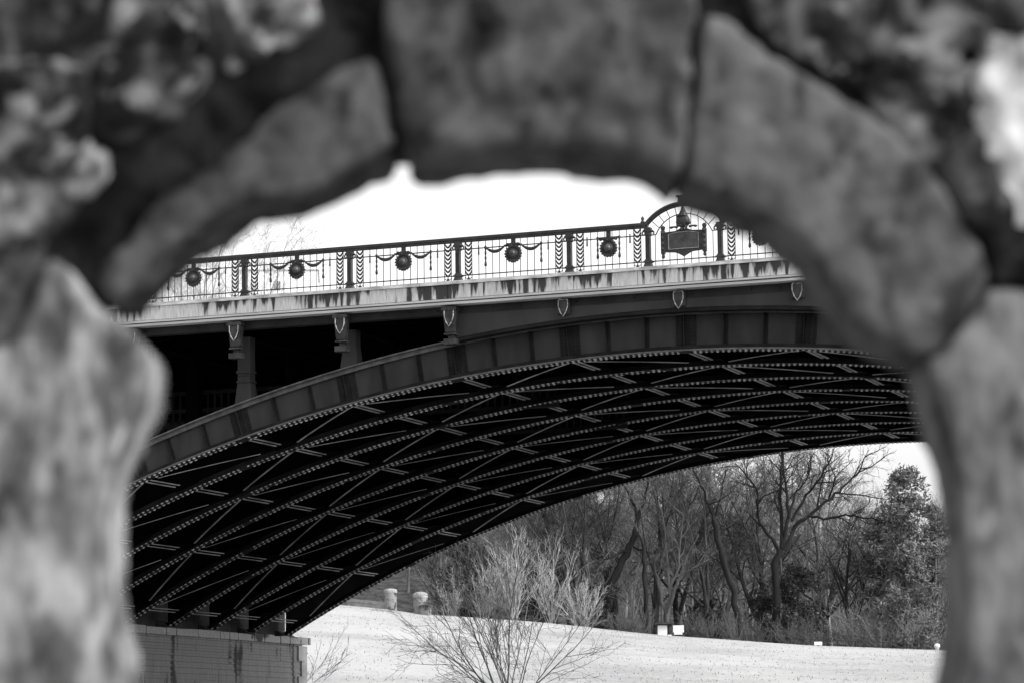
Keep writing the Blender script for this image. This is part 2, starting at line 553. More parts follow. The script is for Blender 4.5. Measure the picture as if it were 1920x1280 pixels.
M_SPANDREL = mat('spandrel_paint', 0.026, 0.044, 1.6, .55, detail=9, stretch=(1, 1, .3), spec=.2)
sp.build('spandrel_plate', M_SPANDREL, bridge)
lip = MB(); ribbon(lip, Y0 - .185, .20, ZT, -.11, -.032, 3.0, 2 * CI - 3.0, 60)
lip.build('spandrel_shadow_lip', M_FLANGE, bridge)  # deepened dark lip: shadow band below the plate built into shape and colour


def shield_poly(w, h):
    pts = [(-w, h * .42), (-w * .55, h * .5), (0, h * .44), (w * .55, h * .5), (w, h * .42), (w * 1.0, h * .05), (w * .62, -h * .28), (0, -h * .55), (-w * .62, -h * .28), (-w * 1.0, h * .05)]
    return pts


def add_shield(parent, cx, y, cz):
    m = MB(); m.prism([(cx + a, cz + b) for a, b in shield_poly(.10, .33)], y - .035, y)
    sh = m.build('shield', M_CORBEL, parent)
    r = MB(); pl = [Vector((cx + a, y - .04, cz + b)) for a, b in shield_poly(.118, .40)]
    r.tube(pl + [pl[0]], .013, 6, False)
    r.build('shield_rim', M_RIM, parent, smooth=True)


for i in range(-2, 13):
    x = XI(i)
    edge = i <= 3 or i >= 7
    y1 = Y0 - .376
    cb = MB()
    if edge:
        y0 = Y0 - .60
        cb.hexa([(x - .125, y0 + .06, 10.10), (x + .125, y0 + .06, 10.10), (x + .125, y1, 10.10), (x - .125, y1, 10.10)],
                [(x - .165, y0, 10.62), (x + .165, y0, 10.62), (x + .165, y1, 10.62), (x - .165, y1, 10.62)])
        cb.box(x - .19, x + .19, y0 - .03, y1, 10.622, 10.70)
        cb.box(x - .145, x + .145, y0 + .02, y1, 10.035, 10.075)
        cb.box(x - .075, x + .075, y0 + .13, y1, 9.94, 10.034)
        cb.box(x - .16, x + .16, y0 + .03, y1 + .08, 9.805, 9.938)
    else:
        y0 = Y0 - .43
        cb.box(x - .16, x + .16, y0, Y0 - .3765, 10.37, 10.72)
        cb.box(x - .12, x + .12, y0 - .03, y0 - .001, 10.62, 10.72)
    c = cb.build('corbel', M_CORBEL if edge else M_SPANDREL, bridge)
    add_shield(c, x, y0 - .002 + (.03 if edge else 0), 10.45 if edge else 10.52)
for k in range(NR):
    for i in list(range(-1, 3)) + list(range(8, 11)):
        x = XI(i); Y = Y0 + W * k + .12; zt = ZT(i)
        cm = MB()
        cm.box(x - .17, x + .17, Y - .15, Y + .15, zt + .02, 10.40)
        cm.hexa([(x - .24, Y - .2, zt - .12), (x + .24, Y - .2, zt - .12), (x + .24, Y + .2, zt - .12), (x - .24, Y + .2, zt - .12)],
                [(x - .175, Y - .155, zt + .5), (x + .175, Y - .155, zt + .5), (x + .175, Y + .155, zt + .5), (x - .175, Y + .155, zt + .5)])
        if zt < 9.4:
            cm.box(x - .2, x + .2, Y - .18, Y + .18, zt + .505, zt + .54)
            cm.box(x - .2, x + .2, Y - .18, Y + .18, 9.50, 9.56)
            if k == 0:
                for q in range(4): rivet(cm, (x - .12 + .08 * q, Y - .16, 9.44), (0, -1, 0), .025)
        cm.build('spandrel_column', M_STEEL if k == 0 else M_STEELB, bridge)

# stone parapet course and cornice
pc = MB(); blk = 1.62; x = XL; j = 0; rnd = random.Random(4)
while x < XR - .1:
    x2 = min(x + blk, XR)
    yy = Y0 - .52 + rnd.uniform(-.004, .004)
    pc.box(x + .006, x2 - .006, yy, Y0 + .05, 10.921, 11.26)
    x = x2; j += 1
pc.build('parapet_course', M_PARAPET, bridge)
tp = MB(); x = XL; rnd = random.Random(9)
while x < XR - .1:
    x2 = min(x + 2.1, XR); tp.box(x + .005, x2 - .005, Y0 - .555 + rnd.uniform(-.006, .006), Y0 + .06, 11.262, 11.345); x = x2
tp.build('coping', mat('coping_stone', .30, .62, 3, .9, stretch=(1, 1, 4)), bridge)
cn = MB()
cn.box(XL, XR, Y0 - .66, Y0 + .04, 10.838, 10.885); cn.box(XL, XR, Y0 - .50, Y0 + .03, 10.812, 10.8375); cn.box(XL, XR, Y0 - .64, Y0 + .02, 10.752, 10.8115); cn.box(XL, XR, Y0 - .44, Y0 + .035, 10.8855, 10.92)
cn.build('cornice', M_CORNICE, bridge)

# ------------------------------------------------------------------ iron railing
YR = Y0 - .10
ZS = 11.346
rail = empty('iron_railing', (XI(CI), YR, ZS), 'ornate dark iron railing with medallions and garlands along the bridge parapet', 'railing')
ZTOP = 12.47
posts = [-2 + .03, -1 + .03, .03, 1.02, 2.02, 3.02, 4.02, 4.71, 5.33, 6.02, 7.02, 8.02, 9.02]
PITCH = S / 16


def top_rail(xa, xb):
    m = MB()
    m.box(xa, xb, YR - .07, YR + .07, 12.405, 12.47); m.box(xa, xb, YR - .05, YR + .05, 12.35, 12.404)
    return m


for i in posts:
    x = XI(i); m = MB()
    m.box(x - .055, x + .055, YR - .055, YR + .055, ZS + .24, 12.16)
    for q in (-.04, 0, .04): m.box(x + q - .012, x + q + .012, YR - .068, YR - .0551, ZS + .28, 12.12)
    m.hexa([(x - .13, YR - .1, ZS), (x + .13, YR - .1, ZS), (x + .13, YR + .1, ZS), (x - .13, YR + .1, ZS)],
           [(x - .07, YR - .07, ZS + .16), (x + .07, YR - .07, ZS + .16), (x + .07, YR + .07, ZS + .16), (x - .07, YR + .07, ZS + .16)])
    m.box(x - .10, x + .10, YR - .085, YR + .085, ZS + .161, ZS + .205); m.box(x - .07, x + .07, YR - .07, YR + .07, ZS + .206, ZS + .239)
    m.box(x - .075, x + .075, YR - .075, YR + .075, 12.161, 12.20); m.box(x - .11, x + .11, YR - .08, YR + .08, 12.25, 12.295); m.box(x - .07, x + .07, YR - .07, YR + .07, 12.201, 12.249)
    m.box(x - .08, x + .08, YR - .08, YR + .08, 12.296, 12.349)
    for s_ in (-1, 1):
        m.tube([(x + s_ * .11, YR, 12.27), (x + s_ * .145, YR, 12.25), (x + s_ * .15, YR, 12.21), (x + s_ * .12, YR, 12.20)], .018, 6)
        m.tube([(x + s_ * .10, YR, ZS + .19), (x + s_ * .15, YR, ZS + .175)], .016, 6)
    m.build('post', M_IRON, rail)


def medallion(parent, x, z, r=.205):
    m = MB()
    m.lathe((x, YR + .02, z), (0, -1, 0), [(0, r), (.05, r), (.085, r * .93), (.08, r * .80), (.06, r * .72), (.065, r * .6), (.085, r * .53), (.105, r * .5)], 24)
    for q in range(18):
        a = 2 * math.pi * q / 18
        m.lathe((x + math.cos(a) * r * .99, YR - .01, z + math.sin(a) * r * .99), (0, -1, 0), [(-.02, .024), (.04, .024), (.055, .012)], 6)
    m.box(x - .05, x + .05, YR - .03, YR + .03, z + r + .04, 12.349)
    m.hexa([(x - .13, YR - .05, z + r - .03), (x + .13, YR - .05, z + r - .03), (x + .13, YR + .03, z + r - .03), (x - .13, YR + .03, z + r - .03)],
           [(x - .075, YR - .05, z + r + .06), (x + .075, YR - .05, z + r + .06), (x + .075, YR + .03, z + r + .06), (x - .075, YR + .03, z + r + .06)])
    for s_ in (-1, 1):
        m.tube([(x + s_ * .05, YR - .03, z + r + .01), (x + s_ * .14, YR - .03, z + r + .03), (x + s_ * .21, YR - .03, z + r - .005), (x + s_ * .235, YR - .03, z + r + .025)], [.04, .035, .025, .012], 6)
    o = m.build('medallion', M_IRON, parent, smooth=False)
    b_ = MB(); pr = [(.09, r * .48)] + [(.09 + .10 * math.sin(t), r * .46 * math.cos(t)) for t in np.linspace(.1, 1.5, 6)]
    b_.lathe((x, YR + .02, z), (0, -1, 0), pr, 18); b_.build('boss', mat('boss_iron', .035, .07, 6, .3) if not bpy.data.materials.get('boss_iron') else bpy.data.materials['boss_iron'], parent, smooth=True)


def tassel(parent, x, zt, ln):
    m = MB()
    m.lathe((x, YR - .01, zt), (0, 0, -1), [(-.05, .012), (-.02, .035), (.0, .04), (.03, .022), (.08, .02), (ln * .3, .028), (ln * .42, .016), (ln * .55, .03), (ln * .68, .016), (ln * .85, .034), (ln * .93, .036), (ln, .008)], 8)
    m.build('tassel', M_IRON, parent, smooth=True)


def garland(parent, xa, xb, z, sag):
    m = MB(); pts = []; rad = []
    for q in range(13):
        t = q / 12
        pts.append((xa + (xb - xa) * t, YR - .03, z - sag * math.sin(math.pi * t) ** .9)); rad.append(.012 + .03 * math.sin(math.pi * t) + (.004 if q % 2 else 0))
    m.tube(pts, rad, 7)
    m.build('garland', M_IRON, parent, smooth=True)


def leaf_strip(parent, x):
    m = MB(); hw = PITCH / 2
    z0, z1 = ZS + .17, 12.33
    n = 8; st = (z1 - z0) / n
    for q in range(n):
        zc = z0 + st * (q + .1)
        for s_ in (-1, 1):
            m.tube([(x, YR, zc), (x + s_ * hw * .35, YR, zc + .025), (x + s_ * hw * .75, YR, zc + .07), (x + s_ * hw * .95, YR, zc + .125)], [.022, .025, .02, .009], 5)
    m.tube([(x, YR, ZS + .0), (x, YR, ZS + .17)], .01, 5)
    for s_ in (-1, 1): m.tube([(x + s_ * hw * .9, YR, ZS + .13), (x + s_ * hw * .4, YR, ZS + .09), (x, YR, ZS + .15), (x - s_ * hw * .3, YR, ZS + .05)], .011, 5)
    m.build('leaf_strip', M_IRON, parent)


ZU, ZL = 12.175, ZS + .185
for a, b_ in zip(posts[:-1], posts[1:]):
    if abs(a - 4.71) < .01: continue
    xa, xb = XI(a), XI(b_)
    nj = round((xb - xa) / PITCH); p = (xb - xa) / nj; xm = (xa + xb) / 2
    m = top_rail(xa, xb)
    m.box(xa + .02, xb - .02, YR - .012, YR + .012, ZU - .012, ZU + .012)
    m.box(xa + .02, xb - .02, YR - .012, YR + .012, ZL - .012, ZL + .012)
    for j in range(1, nj):
        x = xa + p * j
        m.box(x - .007, x + .007, YR - .007, YR + .007, ZS, 12.349)
        m.lathe((x, YR, ZL - .018), (0, 0, 1), [(0, .012), (.018, .02), (.036, .012)], 6)
        m.lathe((x, YR, ZU - .018), (0, 0, 1), [(0, .012), (.018, .019), (.036, .012)], 6)
        m.lathe((x, YR, ZS), (0, 0, 1), [(0, .024), (.02, .018), (.05, .01)], 6)
    pan = m.build('railing_panel', M_IRON, rail)
    for x in (xa + 1.5 * p, xb - 1.5 * p): leaf_strip(pan, x)
    if nj > 13:
        medallion(pan, xm, 11.975)
        for s_ in (-1, 1):
            garland(pan, xm + s_ * p * 4, xm + s_ * p * 1.15, ZU + .01, .125)
            tassel(pan, xm + s_ * p * 4, ZU, .47)
            q = MB(); q.tube([(xm + s_ * p * 5, YR - .005, ZU + .06), (xm + s_ * p * 5, YR - .005, ZU - .16)], [.016, .024], 6); q.build('pendant', M_IRON, pan)
    else:
        medallion(pan, xm, 11.93)
        for s_ in (-1, 1):
            tassel(pan, xm + s_ * .275, ZU, .5)
            q = MB(); q.box(xm + min(0, s_ * .3), xm + max(0, s_ * .3), YR - .03, YR - .005, ZU - .012, ZU + .03); q.build('ribbon_bar', M_IRON, pan)
            q = MB(); q.tube([(xm + s_ * p * 3, YR - .005, ZU + .06), (xm + s_ * p * 3, YR - .005, ZU - .16)], [.016, .024], 6); q.build('pendant', M_IRON, pan)

# arched centre panel with the plaque
xa, xb = XI(4.71), XI(5.33); xm = (xa + xb) / 2; hw = (xb - xa) / 2


def arc(hx, z0, rise, n=20):
    rr = (hx * hx + rise * rise) / (2 * rise); th = math.asin(hx / rr)
    return [(xm + rr * math.sin(t), z0 + rise - rr + rr * math.cos(t)) for t in np.linspace(-th, th, n + 1)]


m = MB()
for (yh, hh, off) in ((.075, .05, .0), (.055, .03, -.06)):
    pts = arc(hw + .09, 12.39 + off, .50)
    for q in range(len(pts) - 1):
        m.bar((pts[q][0], YR, pts[q][1]), (pts[q + 1][0], YR, pts[q + 1][1]), yh * 2, hh, up=(0, 0, 1))
inner = arc(hw - .20, 12.17, .46, 20)
for q in range(len(inner) - 1): m.bar((inner[q][0], YR, inner[q][1]), (inner[q + 1][0], YR, inner[q + 1][1]), .022, .02)
outer = arc(hw + .02, 12.30, .50, 20)
for q in range(2, 19, 2): m.tube([(inner[q][0], YR, inner[q][1]), (outer[q][0], YR, outer[q][1] + .02)], .010, 5)
m.box(xa + .02, xb - .02, YR - .012, YR + .012, ZL - .012, ZL + .012)
m.box(xa + .04, xm - hw + .2, YR - .012, YR + .012, 12.158, 12.182); m.box(xm + hw - .2, xb - .04, YR - .012, YR + .012, 12.158, 12.182)
for j in range(1, 10):
    x = xa + (xb - xa) * j / 10
    zt = float(np.interp(x, [c[0] for c in inner], [c[1] for c in inner])) if inner[0][0] < x < inner[-1][0] else 12.17
    m.box(x - .007, x + .007, YR - .007, YR + .007, ZS, zt)
    m.lathe((x, YR, ZL - .018), (0, 0, 1), [(0, .012), (.018, .02), (.036, .012)], 6)
    m.lathe((x, YR, ZS), (0, 0, 1), [(0, .024), (.02, .018), (.05, .01)], 6)
ap = m.build('arched_panel', M_IRON, rail)
for s_ in (-1, 1):
    f = MB(); f.lathe((xm + s_ * (hw + .13), YR, 12.471), (0, 0, 1), [(0, .06), (.04, .05), (.07, .025), (.1, .045), (.14, .03), (.17, .006)], 10); f.build('finial', M_IRON, ap, smooth=True)
f = MB(); f.hexa([(xm - .13, YR - .09, 12.84), (xm + .13, YR - .09, 12.84), (xm + .13, YR + .09, 12.84), (xm - .13, YR + .09, 12.84)], [(xm - .10, YR - .09, 13.02), (xm + .10, YR - .09, 13.02), (xm + .10, YR + .09, 13.02), (xm - .10, YR + .09, 13.02)])
f.box(xm - .15, xm + .15, YR - .11, YR + .11, 13.021, 13.06); f.build('keyblock', M_IRON, ap)
pz0, pz1 = 11.70, 12.20; pw = .47
f = MB()
poly = [(-pw, pz0 + .02), (-.22, pz0), (-.14, pz0 - .03), (0, pz0 - .11), (.14, pz0 - .03), (.22, pz0), (pw, pz0 + .02), (pw, pz1), (.2, pz1 + .015), (.1, pz1 + .06), (-.1, pz1 + .06), (-.2, pz1 + .015), (-pw, pz1)]
f.prism([(xm + a, b_) for a, b_ in poly], YR - .05, YR - .012)
pq = f.build('plaque', M_IRON, ap)
f = MB(); f.prism([(xm + a, b_) for a, b_ in [(-.36, pz0 + .09), (.36, pz0 + .09), (.36, pz1 - .07), (.12, pz1 - .03), (-.12, pz1 - .03), (-.36, pz1 - .07)]], YR - .056, YR - .051)
f.build('inscription_plate', M_PLAQUE, ap)
f = MB(); fr = [Vector((xm + a, YR - .06, b_)) for a, b_ in [(-.37, pz0 + .08), (.37, pz0 + .08), (.37, pz1 - .06), (.12, pz1 - .02), (-.12, pz1 - .02), (-.37, pz1 - .06)]]
f.tube(fr + [fr[0]], .013, 6, False); f.build('plate_border', mat('border_bronze', .12, .25, 8, .4), ap)
for s_ in (-1, 1):
    f = MB(); x = xm + s_ * .515
    f.box(x - .045, x + .045, YR - .07, YR + .02, pz0 - .02, pz1 + .04)
    for q in range(4): f.lathe((x, YR - .06, pz0 + .05 + .13 * q), (0, 0, 1), [(0, .03), (.04, .052), (.09, .03)], 8)
    f.lathe((x, YR - .02, pz0 - .13), (0, 0, 1), [(0, .012), (.03, .045), (.07, .04), (.11, .03)], 8)
    f.lathe((x, YR - .02, pz1 + .041), (0, 0, 1), [(0, .035), (.05, .055), (.09, .06), (.12, .02)], 8)
    f.build('plaque_pilaster', M_IRON, ap)
f = MB()
f.lathe((xm, YR - .02, 12.44), (0, -1, 0), [(0, .17), (.06, .17), (.10, .12), (.12, .05)], 10)
rnd = random.Random(2)
for q in range(16):
    a = rnd.uniform(0, 6.28); rr = rnd.uniform(.08, .17)
    f.lathe((xm + rr * math.cos(a), YR - .07, 12.44 + rr * math.sin(a) * 1.15), (0, -1, 0), [(0, .045), (.05, .035), (.07, .01)], 7)
f.lathe((xm, YR - .05, 12.56), (0, 0, 1), [(0, .12), (.08, .09), (.16, .05), (.24, .03)], 10)
for s_ in (-1, 1):
    f.tube([(xm + s_ * .14, YR - .04, 12.30), (xm + s_ * .24, YR - .04, 12.315), (xm + s_ * .31, YR - .04, 12.30), (xm + s_ * .35, YR - .04, 12.31)], [.03, .022, .034, .008], 7)
f.build('cartouche', M_IRON, ap)

# ------------------------------------------------------------------ pier under the far springing
pier = empty('bridge_pier', (-43, 76, 0), 'pale stone pier with drip stains and coarse ledge carrying the arch feet', 'pier')
PX = -40.6
m = MB()
z = -1.0; course = .088; rnd = random.Random(5); q = 0
while z < 3.62:
    dx = rnd.uniform(-.012, .0) - (.014 if q % 2 else 0)
    m.box(PX - 6, PX + dx - .03, 62.6 - .2, 87.62, z, z + course - .012)
    m.box(PX - 6, PX + dx - .055, 62.6 - .2, 87.61, z + course - .012, z + course)
    z += course; q += 1
m.build('pier_body', M_PIER, pier)
for q in range(9):
    z0 = -.9 + q * .5; ln = .34 if q % 2 else .75
    m = MB(); m.box(PX - ln, PX + .02, 87.50 if q % 2 else 87.25, 87.90, z0, z0 + .488)
    m.build('quoin', mat('quoin_stone', .32, .5, 2, .9, bump=.3) if not bpy.data.materials.get('quoin_stone') else bpy.data.materials['quoin_stone'], pier)
m = MB(); y = 62.3; rnd = random.Random(8)
while y < 88:
    ln = rnd.uniform(.5, .9); y2 = min(y + ln, 88.05)
    m.box(PX - 6, PX + .07 + rnd.uniform(-.03, .02), y + .01, y2 - .01, 3.64, 3.86 + rnd.uniform(-.02, .02)); y = y2
m.build('pier_ledge', stained('ledge_stone', .42, .05, 2.5, 2.5, .5, .74), pier)
for k in range(NR):
    Y = Y0 + W * k; m = MB()
    m.hexa([(PX - 1.6, Y - .42, 3.862), (PX - .25, Y - .42, 3.862), (PX - .25, Y + .42, 3.862), (PX - 1.6, Y + .42, 3.862)],
           [(PX - 1.6, Y - .25, 4.9), (PX - .95, Y - .25, 4.25), (PX - .95, Y + .25, 4.25), (PX - 1.6, Y + .25, 4.9)])
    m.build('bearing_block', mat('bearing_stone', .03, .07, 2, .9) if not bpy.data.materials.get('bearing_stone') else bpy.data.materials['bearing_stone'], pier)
m = MB(); m.box(PX - 9, PX - .72, 64.2, 87.75, 3.87, 10.36)
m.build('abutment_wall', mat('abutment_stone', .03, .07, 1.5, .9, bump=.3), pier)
ap2 = empty('bridge_pier', (2, 76, 0), 'pale stone pier carrying the opposite end of the steel arch', 'pier')
m = MB(); xr = XI(I1) - .6; m.box(xr, xr + 8, 62.6, 88, -4, 3.9); m.box(xr + 1.6, xr + 8, 64.2, 87.4, 3.9, 10.74)
m.build('pier_body', M_PIER, ap2)
bpy.context.view_layer.update()


# ------------------------------------------------------------------ trees
class TB:
    """collects many thin tapered branches quickly"""
    def __init__(s): s.V = []; s.F = []; s.n = 0

    def limb(s, P, r, sides):
        P = np.asarray(P, float); n = len(P)
        T = np.gradient(P, axis=0); T /= (np.linalg.norm(T, axis=1, keepdims=True) + 1e-9)
        ref = np.array([.31, .77, .55]) if abs(T[0, 2]) > .8 else np.array([.1, .2, 1.0])
        A = np.cross(T, ref); A /= (np.linalg.norm(A, axis=1, keepdims=True) + 1e-9); B = np.cross(T, A)
        an = np.arange(sides) * 2 * math.pi / sides
        ring = P[:, None, :] + np.asarray(r)[:, None, None] * (A[:, None, :] * np.cos(an)[None, :, None] + B[:, None, :] * np.sin(an)[None, :, None])
        s.V.append(ring.reshape(-1, 3))
        i = np.arange(n - 1)[:, None]; k = np.arange(sides)[None, :]; k2 = (k + 1) % sides
        f = np.stack([i * sides + k, i * sides + k2, (i + 1) * sides + k2, (i + 1) * sides + k], -1).reshape(-1, 4) + s.n
        s.F.append(f); s.n += n * sides

    def mesh(s, name, m, loc=None):
        V = np.concatenate(s.V); F = np.concatenate(s.F)
        if loc is not None: V = V - np.array(loc)[None]
        me = bpy.data.meshes.new(name)
        me.vertices.add(len(V)); me.vertices.foreach_set('co', V.astype(np.float32).ravel())
        me.loops.add(F.size); me.loops.foreach_set('vertex_index', F.astype(np.int32).ravel())
        me.polygons.add(len(F)); me.polygons.foreach_set('loop_start', (np.arange(len(F)) * 4).astype(np.int32))
        me.update(calc_edges=True); me.validate()
        me.polygons.foreach_set('use_smooth', [True] * len(me.polygons))
        me.materials.append(m)
        return me


def wander(rng, p, d, L, n, crook, up):
    P = [np.array(p, float)]; d = np.array(d, float); d /= np.linalg.norm(d)
    for i in range(n):
        d = d + rng.normal(0, crook, 3) + np.array([0, 0, up]); d /= np.linalg.norm(d)
        P.append(P[-1] + d * (L / n))
    return np.array(P)


def side_dir(rng, t, ang):
    a = rng.normal(0, 1, 3); a -= t * a.dot(t); a /= np.linalg.norm(a)
    return t * math.cos(ang) + a * math.sin(ang)


def twigs(tb, rng, P, r0, level, spec, start=.25):
    """side shoots along polyline P"""
    if level >= len(spec): return
    cnt, lf, rf, ang, crook, up, sides, nseg = spec[level]
    L = np.sum(np.linalg.norm(np.diff(P, axis=0), axis=1)); n = len(P)
    for c in range(cnt):
        f = start + (1 - start) * (c + rng.uniform(0, 1)) / cnt
        x = f * (n - 1); i = min(int(x), n - 2); q = P[i] + (P[i + 1] - P[i]) * (x - i)
        t = P[i + 1] - P[i]; t = t / np.linalg.norm(t)
        ll = L * lf * rng.uniform(.6, 1.25) * (1.15 - .55 * f); rr = max(r0 * rf * (1.1 - .6 * f), .006)
        B = wander(rng, q, side_dir(rng, t, ang * rng.uniform(.7, 1.3)), ll, nseg, crook, up)
        tb.limb(B, np.linspace(rr, max(rr * .3, .005), nseg + 1), sides)
        twigs(tb, rng, B, rr, level + 1, spec, .15)


SPEC_TREE = [(11, .62, .45, .75, .13, .05, 5, 5), (7, .48, .45, .75, .17, .04, 4, 4), (6, .5, .5, .7, .2, .03, 3, 3), (4, .55, .6, .7, .2, .02, 3, 2)]
SPEC_LIMB = [(7, .45, .42, .7, .2, .05, 4, 4), (6, .48, .5, .75, .22, .04, 3, 4), (5, .5, .6, .7, .2, .03, 3, 3)]

M_BARKD = mat('dark_bark', .004, .014, 3, .9, stretch=(1, 1, .2))
M_BARKM = mat('grey_bark', .05, .13, 3, .9, stretch=(1, 1, .2))
M_STEM = mat('straw_stems', .2, .45, 3, .9)
M_BARKP = mat('pale_bark', .14, .30, 3, .9, stretch=(1, 1, .2))
M_NEEDLE = mat('evergreen_needles', .07, .16, .5, .85)
M_HOLLY = mat('dark_leaves', .015, .04, 1.5, .7)


def bare_tree_mesh(seed, h, r, m, lean=(0, 0), fork=False, spec=SPEC_TREE):
    rng = np.random.default_rng(seed); tb = TB()
    P = wander(rng, (0, 0, -.4), (lean[0], lean[1], 1), h * .8, 9, .06, .02)
    tb.limb(P, np.linspace(r, r * .22, 10), 7)
    twigs(tb, rng, P, r, 0, spec, .28)
    if fork:
        Q = wander(rng, P[2], (-lean[0] + rng.uniform(-.5, .5), rng.uniform(-.4, .4), .9), h * .6, 7, .07, .03)
        tb.limb(Q, np.linspace(r * .7, r * .15, 8), 6); twigs(tb, rng, Q, r * .7, 0, spec, .2)
    return tb.mesh('bare_tree', m)


def place(name, me, px, D, label, cat, group=None, scale=1, rot=0, py=None):
    d = pixray(px, 1180); d = d * (D / math.hypot(d.x, d.y))
    o = bpy.data.objects.new(name, me); col.objects.link(o)
    o.location = (d.x, d.y, ground_z(d.x, d.y) - .1); o.scale = (scale,) * 3; o.rotation_euler = (0, 0, rot)
    return tag(o, label, cat, group)


def hero_tree(name, D, limbs, m, label, spec, seed, twig_m=None, group=None):
    """limbs: list of (list of photo points, start radius, end radius); real limbs in depth around distance D"""
    rng = np.random.default_rng(seed)
    b = at(limbs[0][0][0][0], limbs[0][0][0][1], D); base = Vector((b.x, b.y, min(b.z, ground_z(b.x, b.y)) - .1))
    root = empty(name, base, label, 'tree', group)
    tk = TB(); tw = TB(); F = Vector((b.x, b.y, 0)).normalized()
    for li, (pts, r0, r1) in enumerate(limbs):
        dd = 0 if li == 0 else rng.uniform(-1.6, 1.6); P = []
        n = len(pts)
        for q, (px, py) in enumerate(pts):
            P.append(np.array(at(px, py, D + dd * q / max(1, n - 1))))
        if li == 0: P.insert(0, np.array(base))
        P = np.array(P)
        t = np.linspace(0, len(P) - 1, (len(P) - 1) * 3 + 1)
        Q = np.stack([np.interp(t, np.arange(len(P)), P[:, c]) for c in range(3)], 1)
        Q[1:-1] += rng.normal(0, .045, Q[1:-1].shape)
        tk.limb(Q, np.linspace(r0, r1, len(Q)) * .66 * (1 + rng.normal(0, .07, len(Q))), 7)
        if li > 0 or len(limbs) < 3: twigs(tw, rng, Q, r0 * .8, 0, spec, .3)
    o = bpy.data.objects.new('trunk', tk.mesh('trunk', m, base)); col.objects.link(o); o.parent = root
    if tw.n:
        o = bpy.data.objects.new('crown', tw.mesh('crown', twig_m or m, base)); col.objects.link(o); o.parent = root
    return root


T = [(1454, 1194), (1456, 1120), (1455, 1055), (1462, 1030)]
hero_tree('bare_tree', 188, [
    (T, .42, .34),
    ([(1462, 1032), (1440, 1000), (1425, 980), (1418, 940), (1420, 915), (1395, 885), (1378, 868)], .20, .05),
    ([(1466, 1028), (1465, 980), (1462, 930), (1465, 880), (1466, 845)], .22, .07),
    ([(1468, 1030), (1478, 960), (1475, 920), (1470, 880), (1468, 850)], .2, .06),
    ([(1470, 1030), (1490, 985), (1520, 962), (1560, 930), (1580, 915), (1608, 888), (1625, 850)], .24, .05),
    ([(1515, 965), (1545, 972), (1585, 963), (1610, 968), (1648, 975)], .16, .05),
    ([(1485, 975), (1505, 940), (1530, 905), (1555, 870), (1562, 840)], .16, .05),
    ([(1480, 970), (1492, 925), (1515, 890), (1525, 850)], .14, .04),
    ([(1425, 985), (1405, 965), (1397, 985)], .07, .03),
    ([(1530, 905), (1560, 905), (1568, 890), (1600, 858)], .08, .03),
    ([(1470, 880), (1490, 870), (1510, 850)], .07, .03),
    ([(1560, 930), (1580, 930), (1590, 940)], .05, .02),
], M_BARKD, 'tall spreading bare tree with black crooked limbs right of centre, over the dark shrub', SPEC_LIMB, 11, M_BARKD)
hero_tree('bare_tree', 187, [
    ([(1386, 1172), (1375, 1110), (1360, 1060), (1347, 1010), (1338, 975)], .38, .28),
    ([(1338, 975), (1330, 945), (1320, 920), (1305, 890), (1295, 865)], .22, .06),
    ([(1340, 985), (1345, 950), (1352, 920), (1362, 880)], .16, .05),
    ([(1360, 1062), (1335, 1045), (1310, 1030)], .1, .04),
    ([(1330, 945), (1350, 935), (1375, 920)], .08, .03),
], M_BARKD, 'leaning bare tree with a dark trunk tilted left, between sign board and big crooked tree', SPEC_LIMB, 12, M_BARKM)
hero_tree('bare_tree', 189, [
    ([(1249, 1180), (1249, 1150)], .30, .28),
    ([(1249, 1160), (1238, 1110), (1230, 1070), (1224, 1040), (1215, 1000)], .2, .05),
    ([(1250, 1155), (1262, 1110), (1272, 1085), (1300, 1062), (1340, 1046)], .22, .06),
    ([(1252, 1150), (1258, 1100), (1272, 1060), (1276, 1010), (1282, 960)], .2, .05),
    ([(1256, 1110), (1252, 1060), (1248, 1010), (1240, 950)], .14, .04),
    ([(1272, 1085), (1290, 1040), (1310, 1000)], .1, .03),
], M_BARKM, 'low forking bare tree standing behind the wooden notice kiosk', SPEC_LIMB, 13, M_BARKM)
hero_tree('bare_tree', 190, [
    ([(1132, 1150), (1142, 1110), (1162, 1060), (1180, 1025), (1192, 995), (1197, 960)], .5, .3),
    ([(1180, 1030), (1160, 1035), (1135, 1050), (1110, 1056)], .2, .06),
    ([(1184, 1020), (1205, 1030), (1215, 1020)], .14, .05),
    ([(1195, 970), (1185, 935), (1170, 910)], .18, .06),
    ([(1197, 965), (1210, 930), (1215, 900)], .18, .06),
], M_BARKD, 'thick dark trunk leaning right beside the pale thicket', SPEC_LIMB, 14, M_BARKM)
hero_tree('bare_tree', 188, [
    ([(1211, 1180), (1210, 1120), (1208, 1060), (1207, 1020)], .26, .2),
    ([(1208, 1060), (1222, 1048), (1232, 1040)], .1, .04),
    ([(1207, 1025), (1198, 990), (1200, 950)], .14, .05),
], M_BARKD, 'straight dark trunk immediately left of the notice kiosk', SPEC_LIMB, 15, M_BARKM)

